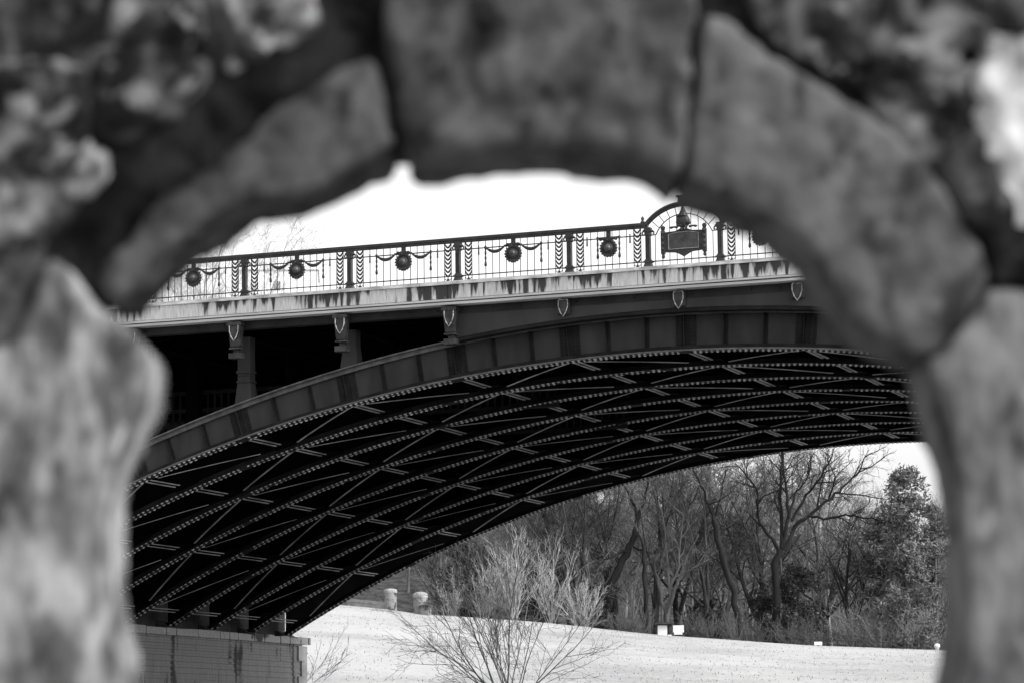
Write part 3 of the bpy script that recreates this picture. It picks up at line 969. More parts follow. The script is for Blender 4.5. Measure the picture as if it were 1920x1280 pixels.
# generic bare trees in the row behind, each its own object
protos = [bare_tree_mesh(s, h, r, m, lean, fork) for (s, h, r, m, lean, fork) in (
    (21, 15, .22, M_BARKM, (.1, 0), True), (22, 16, .26, M_BARKM, (-.1, .05), False), (23, 13, .17, M_BARKM, (.05, .1), True),
    (24, 14, .2, M_BARKP, (0, 0), False), (25, 12, .14, M_BARKP, (.12, 0), True))]
M_BARKN = mat('brown_bark', .02, .06, 3, .9, stretch=(1, 1, .2))
protos += [bare_tree_mesh(27, 15, .27, M_BARKN, (.12, 0), True), bare_tree_mesh(28, 15, .23, M_BARKN, (-.12, .05), True)]
ROW = [
    (1010, 198, 0, .8, 'slim bare tree rising behind the middle of the pale thicket'),
    (1075, 201, 1, .85, 'grey bare tree behind the right side of the pale thicket'),
    (1160, 204, 2, .95, 'bare twiggy tree just behind the thick leaning trunk'),
    (1290, 203, 3, .95, 'pale slender bare tree behind the white sign board'),
    (1345, 207, 0, .95, 'grey bare tree behind the trunk that tilts left'),
    (1405, 202, 4, 1.0, 'pale twiggy tree left of the dark shrub'),
    (1500, 210, 1, .95, 'tall grey bare tree behind the big crooked tree'),
    (1560, 203, 3, .95, 'pale bare tree between dark shrub and tall evergreen'),
    (1610, 207, 2, .7, 'grey bare tree just left of the tall evergreen'),
    (1230, 208, 1, .9, 'grey bare tree far behind the notice kiosk'),
    (960, 205, 4, .75, 'pale bare tree behind the left side of the thicket'),
    (900, 200, 2, .62, 'low bare tree behind the right gate post'),
    (835, 203, 0, .55, 'small bare tree under the arch edge behind the gate posts'),
    (1120, 195, 3, .6, 'short pale bare tree between pale thicket and the thick leaning trunk'),
    (1185, 193, 4, .75, 'slim pale bare tree between the thick leaning trunk and the straight dark trunk'),
    (1310, 194, 2, .8, 'grey bare tree a little right of the sign board'),
    (1365, 196, 3, .8, 'pale bare tree close behind the trunk that tilts left'),
    (1475, 194, 2, .85, 'grey bare tree close behind the fork of the big crooked tree'),
    (1535, 195, 4, .8, 'pale bare tree behind the right side of the dark shrub'),
    (1585, 196, 0, .65, 'grey bare tree right of the dark shrub'),
    (1635, 200, 4, .6, 'pale bare tree behind the shorter evergreen'),
    (1050, 192, 2, .62, 'dark short bare tree inside the right half of the thicket'),
    (930, 193, 0, .6, 'short grey bare tree inside the left half of the thicket'),
    (1028, 197, 5, .95, 'dark-trunked bare tree behind the tallest thicket stems'),
    (1098, 193, 6, .95, 'dark-trunked bare tree behind the low right end of the thicket'),
    (1152, 199, 5, .9, 'dark-trunked bare tree close behind the thick leaning trunk'),
    (1228, 194, 6, .9, 'dark-trunked bare tree directly behind the notice kiosk'),
    (1278, 198, 5, .95, 'dark-trunked bare tree behind the white sign board'),
    (1322, 192, 6, .9, 'dark-trunked bare tree midway from sign board to the trunk that tilts left'),
    (1412, 195, 5, .95, 'dark-trunked bare tree above the small dark shrub'),
    (1558, 197, 6, .85, 'dark-trunked bare tree right of the larger dark shrub'),
    (1606, 194, 5, .7, 'dark-trunked bare tree behind the middle of the wire fence'),
    (985, 201, 6, .75, 'dark-trunked bare tree behind the left half of the thicket'),
    (1760, 205, 1, .55, 'bare tree at the right edge of the opening, past the evergreen'),
]
for j, (px, D, pi, sc, lab) in enumerate(ROW):
    place('bare_tree', protos[pi], px, D, lab, 'tree', 'bare trees at the wood edge', sc, rot=j * 1.3)
# far wood on the hill: reads as one mass
rng = np.random.default_rng(77); far = TB()
tmpl = []
for s in range(3):
    r2 = np.random.default_rng(100 + s); tb = TB()
    P = wander(r2, (0, 0, -.5), (0, 0, 1), 12, 7, .05, .02); tb.limb(P, np.linspace(.19, .05, 8), 5)
    twigs(tb, r2, P, .19, 0, [(9, .55, .5, .7, .14, .05, 3, 4), (7, .5, .6, .7, .2, .03, 3, 3), (6, .5, .8, .7, .2, .02, 3, 2)], .2)
    tmpl.append((np.concatenate(tb.V), np.concatenate(tb.F)))
for q in range(150):
    px = rng.uniform(760, 1800); D = rng.uniform(214, 320); d = pixray(px, 1100); d = d * (D / math.hypot(d.x, d.y))
    V, F = tmpl[q % 3]; a = rng.uniform(0, 6.28); sc = rng.uniform(.6, 1.0)
    if px > 1560: sc *= .62
    Rm = np.array([[math.cos(a), -math.sin(a), 0], [math.sin(a), math.cos(a), 0], [0, 0, 1]])
    far.V.append(V @ Rm.T * sc + np.array([d.x, d.y, ground_z(d.x, d.y)])); far.F.append(F + far.n); far.n += len(V)
o = bpy.data.objects.new('far_woods', far.mesh('far_woods', mat('far_bark', .06, .17, .6, .9))); col.objects.link(o)
tag(o, 'grey mass of bare winter woodland covering the far hillside', 'woodland', kind='stuff')

# bare trees beyond the bridge, left, seen through the railing
protos.append(bare_tree_mesh(26, 17, .15, mat('overexposed_bark', .3, .5, 3, .9), (.05, 0), True, [(14, .55, .4, .6, .12, .06, 4, 5), (9, .48, .5, .7, .17, .04, 3, 4), (7, .5, .6, .7, .2, .03, 3, 3), (4, .5, .7, .7, .2, .02, 3, 2)]))  # bark paled so the twigs look overexposed against the sky
for (px, D, pi, sc, lab) in ((372, 118, 7, 1.22, 'bare twiggy tree seen through the left end of the railing'), (470, 124, 7, 1.12, 'second bare twiggy tree behind the railing, nearer the pale tower')):
    d = pixray(px, 600); d = d * (D / math.hypot(d.x, d.y))
    o = bpy.data.objects.new('bare_tree', protos[pi]); col.objects.link(o); o.location = (d.x, d.y, ground_z(d.x, d.y) - .1); o.scale = (sc,) * 3
    tag(o, lab, 'tree')


def leaf_mass(seed, pts, n, size, spread, trunk=None):
    """clumps of small leaf-sized faces round the given points"""
    rng = np.random.default_rng(seed); V = []; F = []; c = 0
    for (p, rad, cnt) in pts:
        for q in range(cnt):
            o = rng.normal(0, 1, 3); o /= np.linalg.norm(o); o *= rad * rng.uniform(.3, 1) ** .6
            a = rng.normal(0, 1, 3); a /= np.linalg.norm(a); b = np.cross(a, rng.normal(0, 1, 3)); b /= np.linalg.norm(b)
            l = size * rng.uniform(.5, 1.4); w = l * .28; k = np.array(p) + o
            V += [k - a * l, k + b * w, k + a * l, k - b * w]; F.append((c, c + 1, c + 2, c + 3)); c += 4
    return V, F


def evergreen(px, D, h, rad, label, seed, m, size=.16, conic=True, dens=1.0, group=None):
    d = pixray(px, 1190); d = d * (D / math.hypot(d.x, d.y)); base = Vector((d.x, d.y, ground_z(d.x, d.y) - .1))
    root = empty('evergreen_tree' if conic else 'evergreen_shrub', base, label, 'tree' if conic else 'shrub', group)
    rng = np.random.default_rng(seed); tb = TB()
    P = wander(rng, (0, 0, 0), (0, 0, 1), h * .95, 8, .03, 0); tb.limb(P, np.linspace(h * .022, .03, 9), 7)
    pts = []
    nb = int(60 * dens * h / 12)
    for q in range(nb):
        f = rng.uniform(.04, 1.0); z = h * f
        prof = min(1, (1.04 - f) * 3.2) ** .6 * rng.uniform(.45, 1.15) * (.75 + .4 * math.sin(f * 9 + seed)) if conic else math.sin(math.pi * min(.98, f * .85 + .12)) ** .6 * rng.uniform(.5, 1.1)
        a = rng.uniform(0, 6.28); r_ = max(.25, rad * prof)
        end = np.array([math.cos(a) * r_, math.sin(a) * r_, z + r_ * rng.uniform(-.1, .35)]); st = np.array([np.interp(z, P[:, 2], P[:, 0]), np.interp(z, P[:, 2], P[:, 1]), z])
        B = np.array([st, (st + end) / 2 + rng.normal(0, .08, 3), end]); tb.limb(B, [.05, .035, .015], 4)
        for t in (.35, .6, .8, 1.0):
            pts.append((st + (end - st) * t + rng.normal(0, .12, 3), rng.uniform(.28, .55) * (1 if conic else .9), int(26)))
    V, F = leaf_mass(seed + 1, pts, 0, size, 1)
    me = bpy.data.meshes.new('crown'); me.from_pydata([tuple(v) for v in V], [], F); obj_bare('crown', me, m, root)
    o = bpy.data.objects.new('trunk', tb.mesh('trunk', M_BARKM)); col.objects.link(o); o.parent = root
    return root


evergreen(1706, 186, 11.6, 2.0, 'tall ragged evergreen at the right edge of the wood against white sky', 31, M_NEEDLE, dens=2.4)
evergreen(1652, 192, 9.6, 2.2, 'shorter evergreen just left of the tallest one', 32, M_NEEDLE, dens=2.0)
evergreen(1757, 190, 10.0, 2.3, 'evergreen half hidden by the right side of the stone opening', 33, M_NEEDLE, dens=1.3)
evergreen(1500, 189, 5.6, 2.1, 'dark glossy evergreen shrub at the foot of the big crooked tree', 34, M_HOLLY, .13, False, 2.6)
evergreen(1430, 191, 4.0, 1.3, 'small dark evergreen shrub left of the larger dark shrub', 35, M_HOLLY, .13, False, 2.2)
evergreen(1120, 189, 3.6, 1.5, 'dark evergreen shrub between the pale thicket and the thick leaning trunk', 37, M_HOLLY, .15, False, 2.0)
evergreen(1010, 192, 4.4, 2.0, 'dark evergreen shrub behind the middle of the pale thicket', 38, M_HOLLY, .15, False, 2.0)
evergreen(1325, 193, 3.4, 1.5, 'dark evergreen shrub behind the brush right of the sign board', 39, M_HOLLY, .15, False, 2.0)
evergreen(880, 194, 6.5, 2.6, 'dark evergreen shrub behind the gate posts and thicket', 36, M_HOLLY, .15, False, 2.0)


# shrubs: fans of bare stems
def stem_fan(name, base, n, h, spread, r, m, label, cat, seed, spec, az_bias=0, group=None, up=.02):
    rng = np.random.default_rng(seed); tb = TB()
    for q in range(n):
        a = rng.uniform(0, 6.28); s = spread * rng.uniform(.1, 1)
        d = np.array([math.cos(a) * s + az_bias, math.sin(a) * s * .7, 1.0])
        st = np.array([rng.normal(0, .12), rng.normal(0, .12), -.15])
        P = wander(rng, st, d, h * rng.uniform(.65, 1.1), 7, .06, up)
        rr = r * rng.uniform(.6, 1.1); tb.limb(P, np.linspace(rr, rr * .25, 8), 5); twigs(tb, rng, P, rr, 0, spec, .2)
    o = bpy.data.objects.new(name, tb.mesh(name, m)); col.objects.link(o); o.location = base
    return tag(o, label, cat, group)


def ground_at(px, D, dz=0):
    d = pixray(px, 1180); d = d * (D / math.hypot(d.x, d.y)); return Vector((d.x, d.y, ground_z(d.x, d.y) + dz))


SPEC_SH = [(8, .42, .55, .5, .1, .05, 3, 4), (5, .45, .7, .5, .14, .03, 3, 3)]
for j, (px, D, n, h, sp, lab) in enumerate((
        (965, 185, 15, 5.8, .55, 'tallest fan of pale stems in the middle of the thicket'),
        (905, 187, 10, 4.2, .5, 'pale multi-stemmed shrub at the left end of the thicket'),
        (1035, 186, 13, 5.2, .6, 'pale multi-stemmed shrub right of the tallest thicket stems'),
        (1095, 184.5, 20, 3.1, 1.1, 'low pale arching shrub at the right end of the thicket'),
        (845, 189, 9, 3.2, .5, 'thin pale shrub next to the right gate post'))):
    stem_fan('bare_shrub', ground_at(px, D), n, h, sp, .055, M_STEM, lab, 'shrub', 40 + j, SPEC_SH, group='pale shrubs of the thicket')
SPEC_SAP = [(6, .5, .55, .55, .1, .03, 4, 5), (5, .5, .6, .6, .14, .02, 3, 4), (3, .5, .7, .6, .14, .02, 3, 3)]
stem_fan('bare_sapling', ground_at(955, 96), 17, 5.2, 1.5, .032, mat('twig_bark', .09, .2, 3, .9), 'bare many-stemmed sapling spreading in front of the bright lawn at bottom centre', 'sapling', 51, SPEC_SAP)
stem_fan('bare_sapling', ground_at(566, 99.5, .3), 5, 2.4, .5, .008, M_BARKM, 'thin bare twigs leaning out over the lawn beside the pier corner', 'sapling', 52, [(4, .5, .6, .4, .08, .03, 3, 4), (3, .4, .7, .4, .1, .03, 3, 3)], az_bias=1.5)
# low brush along the wood edge
SPEC_BR = [(7, .5, .7, .7, .2, 0, 3, 3)]
for j, (px, D, lab) in enumerate(((1330, 186.5, 'low brush right of the white sign board'), (1420, 187, 'low brush in front of the small dark shrub'), (1545, 187, 'low brush right of the dark shrub by the white marker block'),
                                  (1600, 186.5, 'pale scrub midway along the wire fence'), (1650, 186, 'tangled pale scrub before the shorter evergreen'), (1700, 185.5, 'pale scrub at the foot of the tallest evergreen'), (1165, 186.5, 'low brush between thicket and notice kiosk'), (1195, 186, 'twiggy brush hugging the left side of the notice kiosk'), (1300, 187, 'twiggy brush touching the right side of the sign board'), (1375, 186, 'brush around the foot of the trunk that tilts left'), (1480, 185.8, 'brush before the big crooked tree trunk'), (1515, 186, 'brush below the dark shrub, left of the white marker block'), (1735, 186, 'pale scrub beside the round white post'), (1625, 187.5, 'pale scrub between wire fence and shorter evergreen'))):
    stem_fan('low_brush', ground_at(px, D), 26, 2.3 if px < 1590 else 3.2, 1.3, .03, M_BARKM if px < 1590 else M_BARKP, lab, 'brush', 60 + j, SPEC_BR, group='brush along the wood edge')

# ------------------------------------------------------------------ small things at the crest
M_PALESTONE = stained('gate_stone', .22, .035, 2.2, 1.6, 1.2, .65)
for px, py, D, w, h, lab in ((732, 1103, 183, .40, 1.75, 'pale rounded stone gate post at the end of the low wall'), (788, 1109, 181, .44, 2.35, 'pale stone gate post with a dark band, right of the other post')):
    top = at(px, py, D); gz = top.z - h
    root = empty('gate_post', (top.x, top.y, gz), lab, 'gate post', 'stone gate posts')
    m = MB(); m.lathe((top.x, top.y, gz - .6), (0, 0, 1), [(0, w), (h * .60 + .6, w * .97), (h * .60 + .62, w * .9)], 20); m.build('shaft', M_PALESTONE, root)
    m = MB(); m.lathe((top.x, top.y, gz + h * .60 + .021), (0, 0, 1), [(0, w * 1.0), (h * .24, w * 1.0)], 20); m.build('drum', M_PALESTONE, root)
    m = MB(); m.lathe((top.x, top.y, gz + h * .84 + .022), (0, 0, 1), [(0, w * 1.07), (h * .08, w * 1.08), (h * .12, w * .95), (h * .15, w * .55), (h * .16, w * .1)], 20); m.build('cap', mat('gate_cap', .2, .34, 3, .9) if not bpy.data.materials.get('gate_cap') else bpy.data.materials['gate_cap'], root, smooth=False)
a = at(655, 1123, 185); b_ = at(730, 1128, 183)
m = MB(); m.bar((a.x, a.y, a.z - .6), (b_.x, b_.y, b_.z - .65), .5, 1.25)
wl = m.build('low_wall', mat('low_wall_stone', .2, .32, 2, .9, bump=.3)); tag(wl, 'low grey stone wall running left from the gate posts', 'wall')
m = MB(); m.bar((a.x, a.y, a.z - .07), (b_.x, b_.y, b_.z - .12), .62, .1); m.build('wall_coping', bpy.data.materials['gate_cap'], wl)
b2 = at(797, 1142, 180.5); m = MB()
m.box(b2.x - .3, b2.x + .32, b2.y - .25, b2.y + .25, b2.z - .9, b2.z + .22); m.box(b2.x - .34, b2.x + .36, b2.y - .29, b2.y + .29, b2.z + .221, b2.z + .29)
tag(m.build('plinth_stone', M_PALESTONE), 'short pale stone block at the foot of the right gate post', 'stone block')

M_WHITE = mat('white_paint', .72, .82, 4, .6)
M_DKWOOD = mat('dark_wood', .025, .05, 5, .8)
k = at(1246, 1168, 185); F = Vector((k.x, k.y, 0)).normalized(); rx = Vector((F.y, -F.x, 0))
ks = empty('notice_kiosk', (k.x, k.y, k.z - 2.0), 'small wooden notice kiosk with dark roof and white poster panel', 'kiosk')


def kbox(m, u0, u1, v0, v1, w0, w1):
    c = lambda u, v, w: k + rx * u + F * w + Vector((0, 0, v))
    m.hexa([c(u0, v0, w0), c(u1, v0, w0), c(u1, v0, w1), c(u0, v0, w1)], [c(u0, v1, w0), c(u1, v1, w0), c(u1, v1, w1), c(u0, v1, w1)])


m = MB(); kbox(m, -.62, .56, -.05, .02, -.4, .4); kbox(m, -.5, .45, .021, .07, -.3, .3); m.build('roof', M_DKWOOD, ks)
m = MB(); kbox(m, -.54, -.46, -2, -.051, -.1, .1); kbox(m, .28, .50, -2, -.051, -.1, .1); m.build('post', M_DKWOOD, ks)
m = MB(); kbox(m, -.459, .279, -1.5, -.055, -.03, .05); m.build('back_board', M_DKWOOD, ks)
m = MB(); kbox(m, -.44, .16, -1.4, -.12, -.05, -.031); m.build('poster', M_WHITE, ks)
m = MB(); kbox(m, .20, .44, -1.2, -.72, -.14, -.101); m.build('notice', M_WHITE, ks)
k = at(1272, 1172, 185.5)
sb = empty('sign_board', (k.x, k.y, k.z - 2.0), 'blank white sign board on a dark post beside the kiosk', 'sign')
m = MB(); kbox(m, -.34, .34, -.42, .02, -.02, .02); kbox(m, -.28, .24, -.56, -.4201, -.02, .02); m.build('panel', M_WHITE, sb)
m = MB(); kbox(m, -.04, .04, -2, -.561, -.04, .04); kbox(m, -.04, .04, -.56, 0, .021, .06); m.build('post', M_DKWOOD, sb)
k = at(1534, 1206, 182); m = MB()
kbox(m, -.24, .24, -.08, .12, -.2, .2); kbox(m, -.22, -.1, -.5, -.081, -.15, .15); kbox(m, .1, .22, -.5, -.081, -.15, .15)
tag(m.build('marker_block', M_WHITE), 'low white block on two feet at the far edge of the lawn', 'marker')
k = at(1757, 1210, 182); m = MB(); m.lathe((k.x, k.y, k.z - .6), (0, 0, 1), [(0, .13), (.5, .13), (.52, .18), (.66, .19), (.72, .13), (.75, .04)], 14)
tag(m.build('marker_post', M_WHITE, smooth=True), 'short round white post at the lawn edge close to the right stones', 'marker')

wf = empty('wire_fence', ground_at(1570, 184.5), 'low dark wire fence before the evergreens at the lawn edge', 'fence')
pp = []
for j in range(15):
    px = 1395 + j * 25; g = ground_at(px, 184.3); pp.append(g); m = MB()
    m.box(g.x - .035, g.x + .035, g.y - .035, g.y + .035, g.z - .3, g.z + 1.0); m.build('fence_post', M_DKWOOD, wf)
for h in (.35, .62, .93):
    m = MB()
    m.tube([p + Vector((0, -.04, h)) for p in pp], .018, 5); m.build('wire', M_DKWOOD, wf)

# pale tower block far away, seen through the railing
d = pixray(520, 560); d = d * (500 / math.hypot(d.x, d.y)); tz = at(520, 498, 500).z
tw = empty('tower_block', (d.x, d.y, 0), 'pale tall building with dark windows seen through the left railing panels', 'building')
tw.rotation_euler = (0, 0, R(24))
M_TOWER = mat('hazed_tower_render', .8, .86, .2, .9); M_PANE = mat('tower_window', .10, .2, 2, .3)  # near-white wall: distance haze is put into its colour
m = MB(); m.box(-6, 7, 0, 14, 0, tz - .8); m.box(-6.3, 7.3, -.3, 14.3, tz - .8, tz - .3); m.box(-.3, 1.4, 2, 5, tz - .3, tz + 2.0)
me = bpy.data.meshes.new('wall'); me.from_pydata(m.v, [], m.f); obj_bare('wall', me, M_TOWER, tw)
for fl in range(5):
    for c in range(5):
        xx = -4.6 + 2.3 * c; zz = tz - 3.6 - 3.0 * fl
        if fl == 0 and c != 2: continue
        m = MB(); m.box(xx - .55, xx + .55, -.06, -.004, zz - .8, zz + .8)
        me = bpy.data.meshes.new('window'); me.from_pydata(m.v, [], m.f); obj_bare('window', me, M_PANE, tw)

# ------------------------------------------------------------------ rough stone wall with the round opening, close to the camera
DF, DB = 2.50, 2.64
cyw, syw = 0.93551, 0.35332
WR = Vector((cyw, syw, 0)); WF = Vector((-syw, cyw, 0)); WU = Vector((0, 0, 1))


def uv(px, py, D):
    d = pixray(px, py); d = d * (D / d.dot(WF)); return (d.dot(WR), d.z)


def rockmat(name, lo, mid, hi, seed, sc=9.0, pale=.62, speck=0, zs=1.0):
    m = bpy.data.materials.new(name); m.use_nodes = True
    t = m.node_tree; N = t.nodes.new; L = t.links.new; b = t.nodes['Principled BSDF']
    b.inputs['Roughness'].default_value = .92; b.inputs['Specular IOR Level'].default_value = .03
    tc = N('ShaderNodeTexCoord'); mp = N('ShaderNodeMapping'); mp.inputs['Location'].default_value = (seed * 3.1, seed * 1.7, 0); mp.inputs['Scale'].default_value = (1, 1, zs); mp.inputs['Rotation'].default_value = (0, R(-14) if zs < 1 else 0, 0); L(tc.outputs['Object'], mp.inputs[0])
    n1 = N('ShaderNodeTexNoise'); n1.inputs['Scale'].default_value = sc; n1.inputs['Detail'].default_value = 8; n1.inputs['Roughness'].default_value = .62
    n2 = N('ShaderNodeTexNoise'); n2.inputs['Scale'].default_value = sc * 2.4; n2.inputs['Detail'].default_value = 4
    for n in (n1, n2): L(mp.outputs[0], n.inputs['Vector'])
    mx = N('ShaderNodeMath'); mx.operation = 'MULTIPLY_ADD'; mx.inputs[1].default_value = .55; L(n2.outputs['Fac'], mx.inputs[0]); L(n1.outputs['Fac'], mx.inputs[2])
    r = N('ShaderNodeValToRGB'); e = r.color_ramp.elements
    e[0].position = .58; e[0].color = g3(lo); e[1].position = pale + .28; e[1].color = g3(hi)
    k_ = r.color_ramp.elements.new(.74); k_.color = g3(mid)
    L(mx.outputs[0], r.inputs[0])
    m2 = N('ShaderNodeMapping'); m2.inputs['Rotation'].default_value = (0, R(20), 0); m2.inputs['Scale'].default_value = (34, 34, 15); L(tc.outputs['Object'], m2.inputs[0])
    n3 = N('ShaderNodeTexNoise'); n3.inputs['Scale'].default_value = 1; n3.inputs['Detail'].default_value = 2; L(m2.outputs[0], n3.inputs['Vector'])
    pr = N('ShaderNodeMapRange'); pr.inputs['From Min'].default_value = .56; pr.inputs['From Max'].default_value = .66; pr.inputs['To Min'].default_value = 1; pr.inputs['To Max'].default_value = .45; L(n3.outputs['Fac'], pr.inputs['Value'])
    mu = N('ShaderNodeMix'); mu.data_type = 'RGBA'; mu.blend_type = 'MULTIPLY'; mu.inputs[0].default_value = 1; L(r.outputs[0], mu.inputs[6]); L(pr.outputs[0], mu.inputs[7])
    n4 = N('ShaderNodeTexNoise'); n4.inputs['Scale'].default_value = 46; n4.inputs['Detail'].default_value = 3; L(mp.outputs[0], n4.inputs['Vector'])
    p4 = N('ShaderNodeMapRange'); p4.inputs['From Min'].default_value = .57 if speck else .58; p4.inputs['From Max'].default_value = .64 if speck else .74
    n4.inputs['Scale'].default_value = 30 if speck else 46; L(n4.outputs['Fac'], p4.inputs['Value'])
    m4 = N('ShaderNodeMix'); m4.data_type = 'RGBA'; L(p4.outputs[0], m4.inputs[0]); L(mu.outputs[2], m4.inputs[6]); m4.inputs[7].default_value = g3(speck or min(.5, hi * 1.25))
    L(m4.outputs[2], b.inputs['Base Color'])
    bp = N('ShaderNodeBump'); bp.inputs['Strength'].default_value = .7; bp.inputs['Distance'].default_value = .01; L(n2.outputs['Fac'], bp.inputs['Height']); L(bp.outputs[0], b.inputs['Normal'])
    return m


wall = empty('stone_wall', WF * DF + Vector((0, 0, -1.6)), 'rough blurred stone wall around a round opening, close in front', 'wall')
wall.rotation_euler = (0, 0, math.atan2(WR.y, WR.x))
dg = bpy.context.evaluated_depsgraph_get()


def inflate(poly, d):
    n = len(poly); ar = sum(poly[i][0] * poly[(i + 1) % n][1] - poly[(i + 1) % n][0] * poly[i][1] for i in range(n)); sg = 1 if ar > 0 else -1
    out_ = []
    for i in range(n):
        a, b_, c = Vector(poly[i - 1]), Vector(poly[i]), Vector(poly[(i + 1) % n])
        e = ((b_ - a).normalized() + (c - b_).normalized())
        if e.length < .3: out_.append(tuple(b_)); continue
        e.normalize(); out_.append((b_.x + e.y * sg * d, b_.y - e.x * sg * d))
    return out_


def stone(name, poly, w0, w1, m, seed, vox=.008, amp=.009, smooth=2, grow=.003):
    """poly in (u, v) wall coordinates; extruded between depths w0 and w1 (from the wall front), rounded and roughened"""
    poly = inflate(poly, grow)
    n = len(poly); V = [(p[0], w0, p[1] + 1.6) for p in poly] + [(p[0], w1, p[1] + 1.6) for p in poly]
    F = [tuple(range(n)), tuple(range(2 * n - 1, n - 1, -1))] + [(i, i + n, (i + 1) % n + n, (i + 1) % n) for i in range(n)]
    me = bpy.data.meshes.new(name); me.from_pydata(V, [], F)
    bm = bmesh.new(); bm.from_mesh(me); bmesh.ops.triangulate(bm, faces=[f for f in bm.faces if len(f.verts) > 4]); bmesh.ops.recalc_face_normals(bm, faces=bm.faces); bm.to_mesh(me); bm.free()
    o = bpy.data.objects.new(name, me); col.objects.link(o)
    md = o.modifiers.new('r', 'REMESH'); md.mode = 'VOXEL'; md.voxel_size = vox
    sm = o.modifiers.new('s', 'SMOOTH'); sm.iterations = smooth; sm.factor = .5
    bpy.context.view_layer.update()
    dgx = bpy.context.evaluated_depsgraph_get()
    ev = bpy.data.meshes.new_from_object(o.evaluated_get(dgx))
    o.modifiers.clear(); o.data = ev; ev.name = name; bpy.data.meshes.remove(me)
    nn = len(ev.vertices); co = np.zeros(nn * 3); no = np.zeros(nn * 3)
    ev.vertices.foreach_get('co', co); ev.vertices.foreach_get('normal', no); co = co.reshape(-1, 3); no = no.reshape(-1, 3)
    h = np.array([mnoise.noise((c[0] * 11 + seed, c[1] * 11, c[2] * 11)) * .55 + mnoise.noise((c[0] * 28, c[1] * 28 + seed, c[2] * 28)) * .6 + mnoise.noise((c[0] * 70, c[1] * 70, c[2] * 70 + seed)) * .4 for c in co])
    co += no * (h * amp)[:, None]
    ev.vertices.foreach_set('co', co.ravel()); ev.update()
    ev.polygons.foreach_set('use_smooth', [True] * len(ev.polygons))
    ev.materials.clear(); ev.materials.append(m)
    o.parent = wall
    return o


def fr(l): return [uv(x, y, DF) for x, y in l]
def bk(l): return [uv(x, y, DB) for x, y in l]


INNER_L = [(240, 606), (252, 598), (275, 574), (312, 543), (350, 505), (392, 482), (440, 452), (480, 428), (515, 417), (545, 416), (565, 424), (590, 410), (640, 380), (690, 355), (722, 341)]
INNER_K = [(776, 341), (792, 349), (825, 350), (860, 340), (905, 331), (960, 327), (1040, 325), (1085, 328), (1150, 342), (1205, 350), (1245, 363)]
INNER_R = [(1266, 370), (1303, 396), (1352, 414), (1392, 442), (1432, 460), (1466, 490), (1502, 522), (1527, 553), (1553, 588), (1590, 638), (1632, 670), (1682, 698)]
INNER_RL = [(1698, 702), (1722, 765), (1738, 825), (1755, 885), (1766, 960), (1772, 1040), (1772, 1120), (1768, 1200), (1754, 1290), (1725, 1400)]
INNER_LL = [(296, 1420), (266, 1300), (246, 1200), (236, 1110), (232, 1010), (240, 925), (258, 870), (282, 812), (300, 765), (309, 715), (300, 686), (272, 660), (240, 630)]
M_R1 = rockmat('haunch_stone', .012, .046, .075, 1, 13)
M_R2 = rockmat('keystone_stone', .012, .048, .085, 2, 13)
M_R3 = rockmat('right_haunch_stone', .024, .064, .10, 3, 13)
M_R4 = rockmat('pale_pier_stone', .025, .10, .25, 4, 19, zs=.4)
M_R5 = rockmat('pier_rock', .035, .09, .16, 5, 16, zs=.45)
M_RUB = rockmat('mossy_rubble', .005, .014, .15, 6, 13, .70, speck=.15)
M_RUBP = rockmat('pale_rubble', .008, .035, .28, 7, 12, .66, speck=.22)
M_RUBD = rockmat('dark_rubble', .008, .018, .06, 8, 14)
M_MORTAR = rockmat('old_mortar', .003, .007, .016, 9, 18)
M_RUBL = rockmat('lichen_pale_rubble', .06, .30, .55, 10, 12)

wid = DB - DF
stone('voussoir', bk(INNER_L) + fr([(730, 262), (718, 190), (706, 110), (690, 96), (600, 150), (500, 222), (400, 306), (310, 384), (230, 468), (190, 535), (206, 575)]), 0, wid, M_R1, 1)
stone('keystone', bk(INNER_K) + fr([(1272, 330), (1286, 160), (1300, 40), (1300, -70), (728, -70), (728, 60), (744, 190), (770, 270)]), -.006, wid, M_R2, 2)
stone('voussoir', bk(INNER_R) + fr([(1778, 648), (1836, 572), (1846, 505), (1822, 440), (1765, 360), (1686, 262), (1566, 182), (1440, 108), (1370, 44), (1326, 26), (1312, 130), (1298, 260), (1288, 345)]), -.003, wid, M_R3, 3)
stone('pier_stone', bk(INNER_RL) + fr([(1750, 1500), (2080, 1500), (2080, 545), (1960, 545), (1862, 542), (1802, 622), (1774, 662)]), 0, wid, M_R5, 4, amp=.006)
stone('pier_stone', bk(INNER_LL) + fr([(208, 604), (168, 566), (128, 520), (98, 490), (64, 560), (20, 650), (-160, 680), (-160, 1500), (250, 1500)]), -.006, wid, M_R4, 5, vox=.007, amp=.006, smooth=1)
stone('sill_stone', bk([(1700, 1430), (1560, 1560), (1250, 1640), (960, 1660), (680, 1640), (450, 1570), (320, 1450)]) + fr([(150, 1540), (-160, 1560), (-160, 1950), (2080, 1950), (2080, 1560), (1900, 1540)]), 0, wid, M_R5, 6, vox=.012)
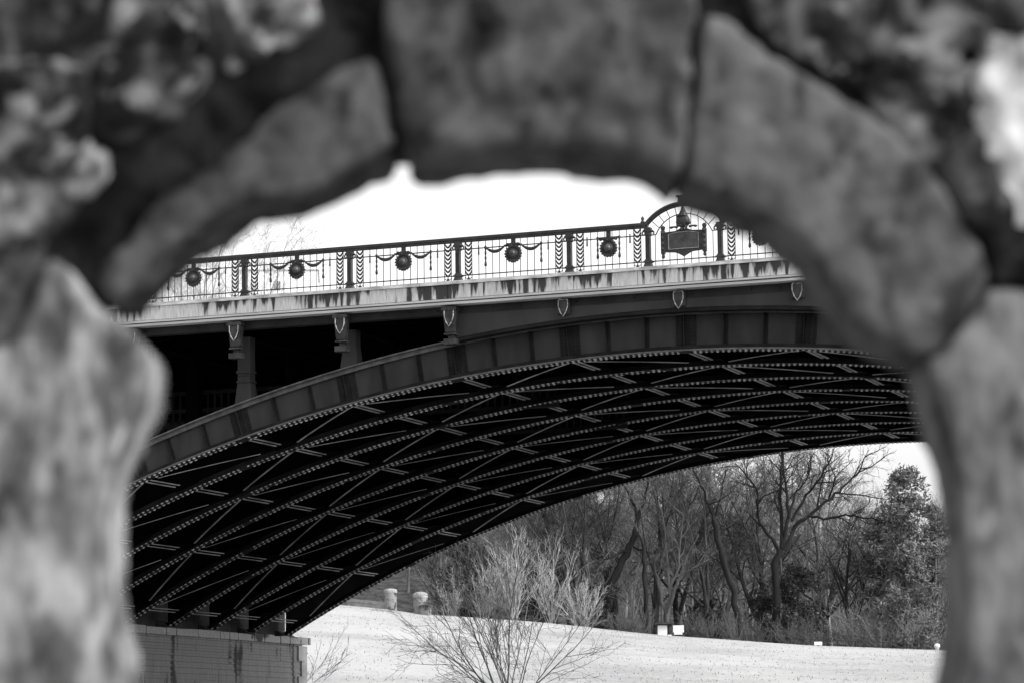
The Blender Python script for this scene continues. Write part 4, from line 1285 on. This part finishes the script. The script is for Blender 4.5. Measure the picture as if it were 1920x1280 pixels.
RUB = [
    ([(-160, -70), (190, -70), (212, 50), (150, 118), (-160, 112)], M_RUBD), ([(208, -70), (366, -70), (372, 60), (340, 92), (240, 92), (222, 40)], M_RUB),
    ([(384, -70), (600, -70), (560, 20), (520, 60), (430, 108), (392, 92)], M_RUBP), ([(-160, 128), (60, 130), (140, 136), (150, 250), (110, 288), (-160, 290)], M_RUB),
    ([(168, 120), (340, 106), (384, 120), (330, 190), (250, 240), (176, 262)], M_RUB), ([(-160, 306), (90, 304), (168, 284), (178, 330), (120, 390), (60, 436), (-160, 446)], M_RUBP),
    ([(-160, 462), (56, 452), (76, 476), (52, 560), (14, 640), (-160, 668)], M_RUBD),
    ([(1400, -70), (1610, -70), (1640, 40), (1600, 120), (1560, 132), (1460, 70)], M_RUB), ([(1626, -70), (1820, -70), (1832, 60), (1770, 120), (1660, 128), (1652, 40)], M_RUB),
    ([(1836, -70), (2080, -70), (2080, 26), (1850, 60)], M_RUBD), ([(1590, 140), (1690, 142), (1820, 126), (1834, 210), (1790, 290), (1740, 300), (1680, 236)], M_RUB),
    ([(1850, 78), (2080, 44), (2080, 400), (1920, 410), (1868, 340), (1846, 200)], M_RUBL), ([(1768, 316), (1836, 270), (1862, 356), (1896, 424), (1860, 440), (1830, 412)], M_RUBD),
    ([(1868, 448), (2080, 418), (2080, 536), (1960, 530), (1880, 520)], M_RUBD)]
for j, (pl, m_) in enumerate(RUB):
    rr = random.Random(j); stone('rubble_stone', fr(pl), -.008 + rr.uniform(0, .014), wid - .02, m_, 20 + j, amp=.016, smooth=3, grow=.012)
# mortar core: one body with the opening cut through it, set back from the stone faces
ring = bk(INNER_LL[::-1][1:])[::-1] + bk(INNER_L + INNER_K + INNER_R + INNER_RL + [(1700, 1430), (1560, 1560), (1250, 1640), (960, 1660), (680, 1640), (450, 1570), (320, 1450)])
cu = sum(p[0] for p in ring) / len(ring); cv = sum(p[1] for p in ring) / len(ring)
inn = [(cu + (u - cu) * 1.045, cv + (v - cv) * 1.045) for u, v in ring]
U0, U1, V0, V1 = -1.6, 1.6, -1.75, 1.35
out = []
for (u, v) in inn:
    du, dv = u - cu, v - cv
    s_ = min(((U1 if du > 0 else U0) - cu) / du if abs(du) > 1e-6 else 1e9, ((V1 if dv > 0 else V0) - cv) / dv if abs(dv) > 1e-6 else 1e9)
    out.append((cu + du * s_, cv + dv * s_))
mm = MB(); n = len(inn); w0, w1 = .014, wid - .03
V = []
for lst, w in ((inn, w0), (out, w0), (inn, w1), (out, w1)): V += [(u, w, v + 1.6) for u, v in lst]
F = []
for i in range(n):
    j = (i + 1) % n
    F += [(i, j, n + j, n + i), (2 * n + i, 3 * n + i, 3 * n + j, 2 * n + j), (i, 2 * n + i, 2 * n + j, j), (n + i, n + j, 3 * n + j, 3 * n + i)]
me = bpy.data.meshes.new('mortar_core'); me.from_pydata(V, [], F)
bm = bmesh.new(); bm.from_mesh(me); bmesh.ops.recalc_face_normals(bm, faces=bm.faces); bm.to_mesh(me); bm.free()
obj_bare('mortar_core', me, M_MORTAR, wall)
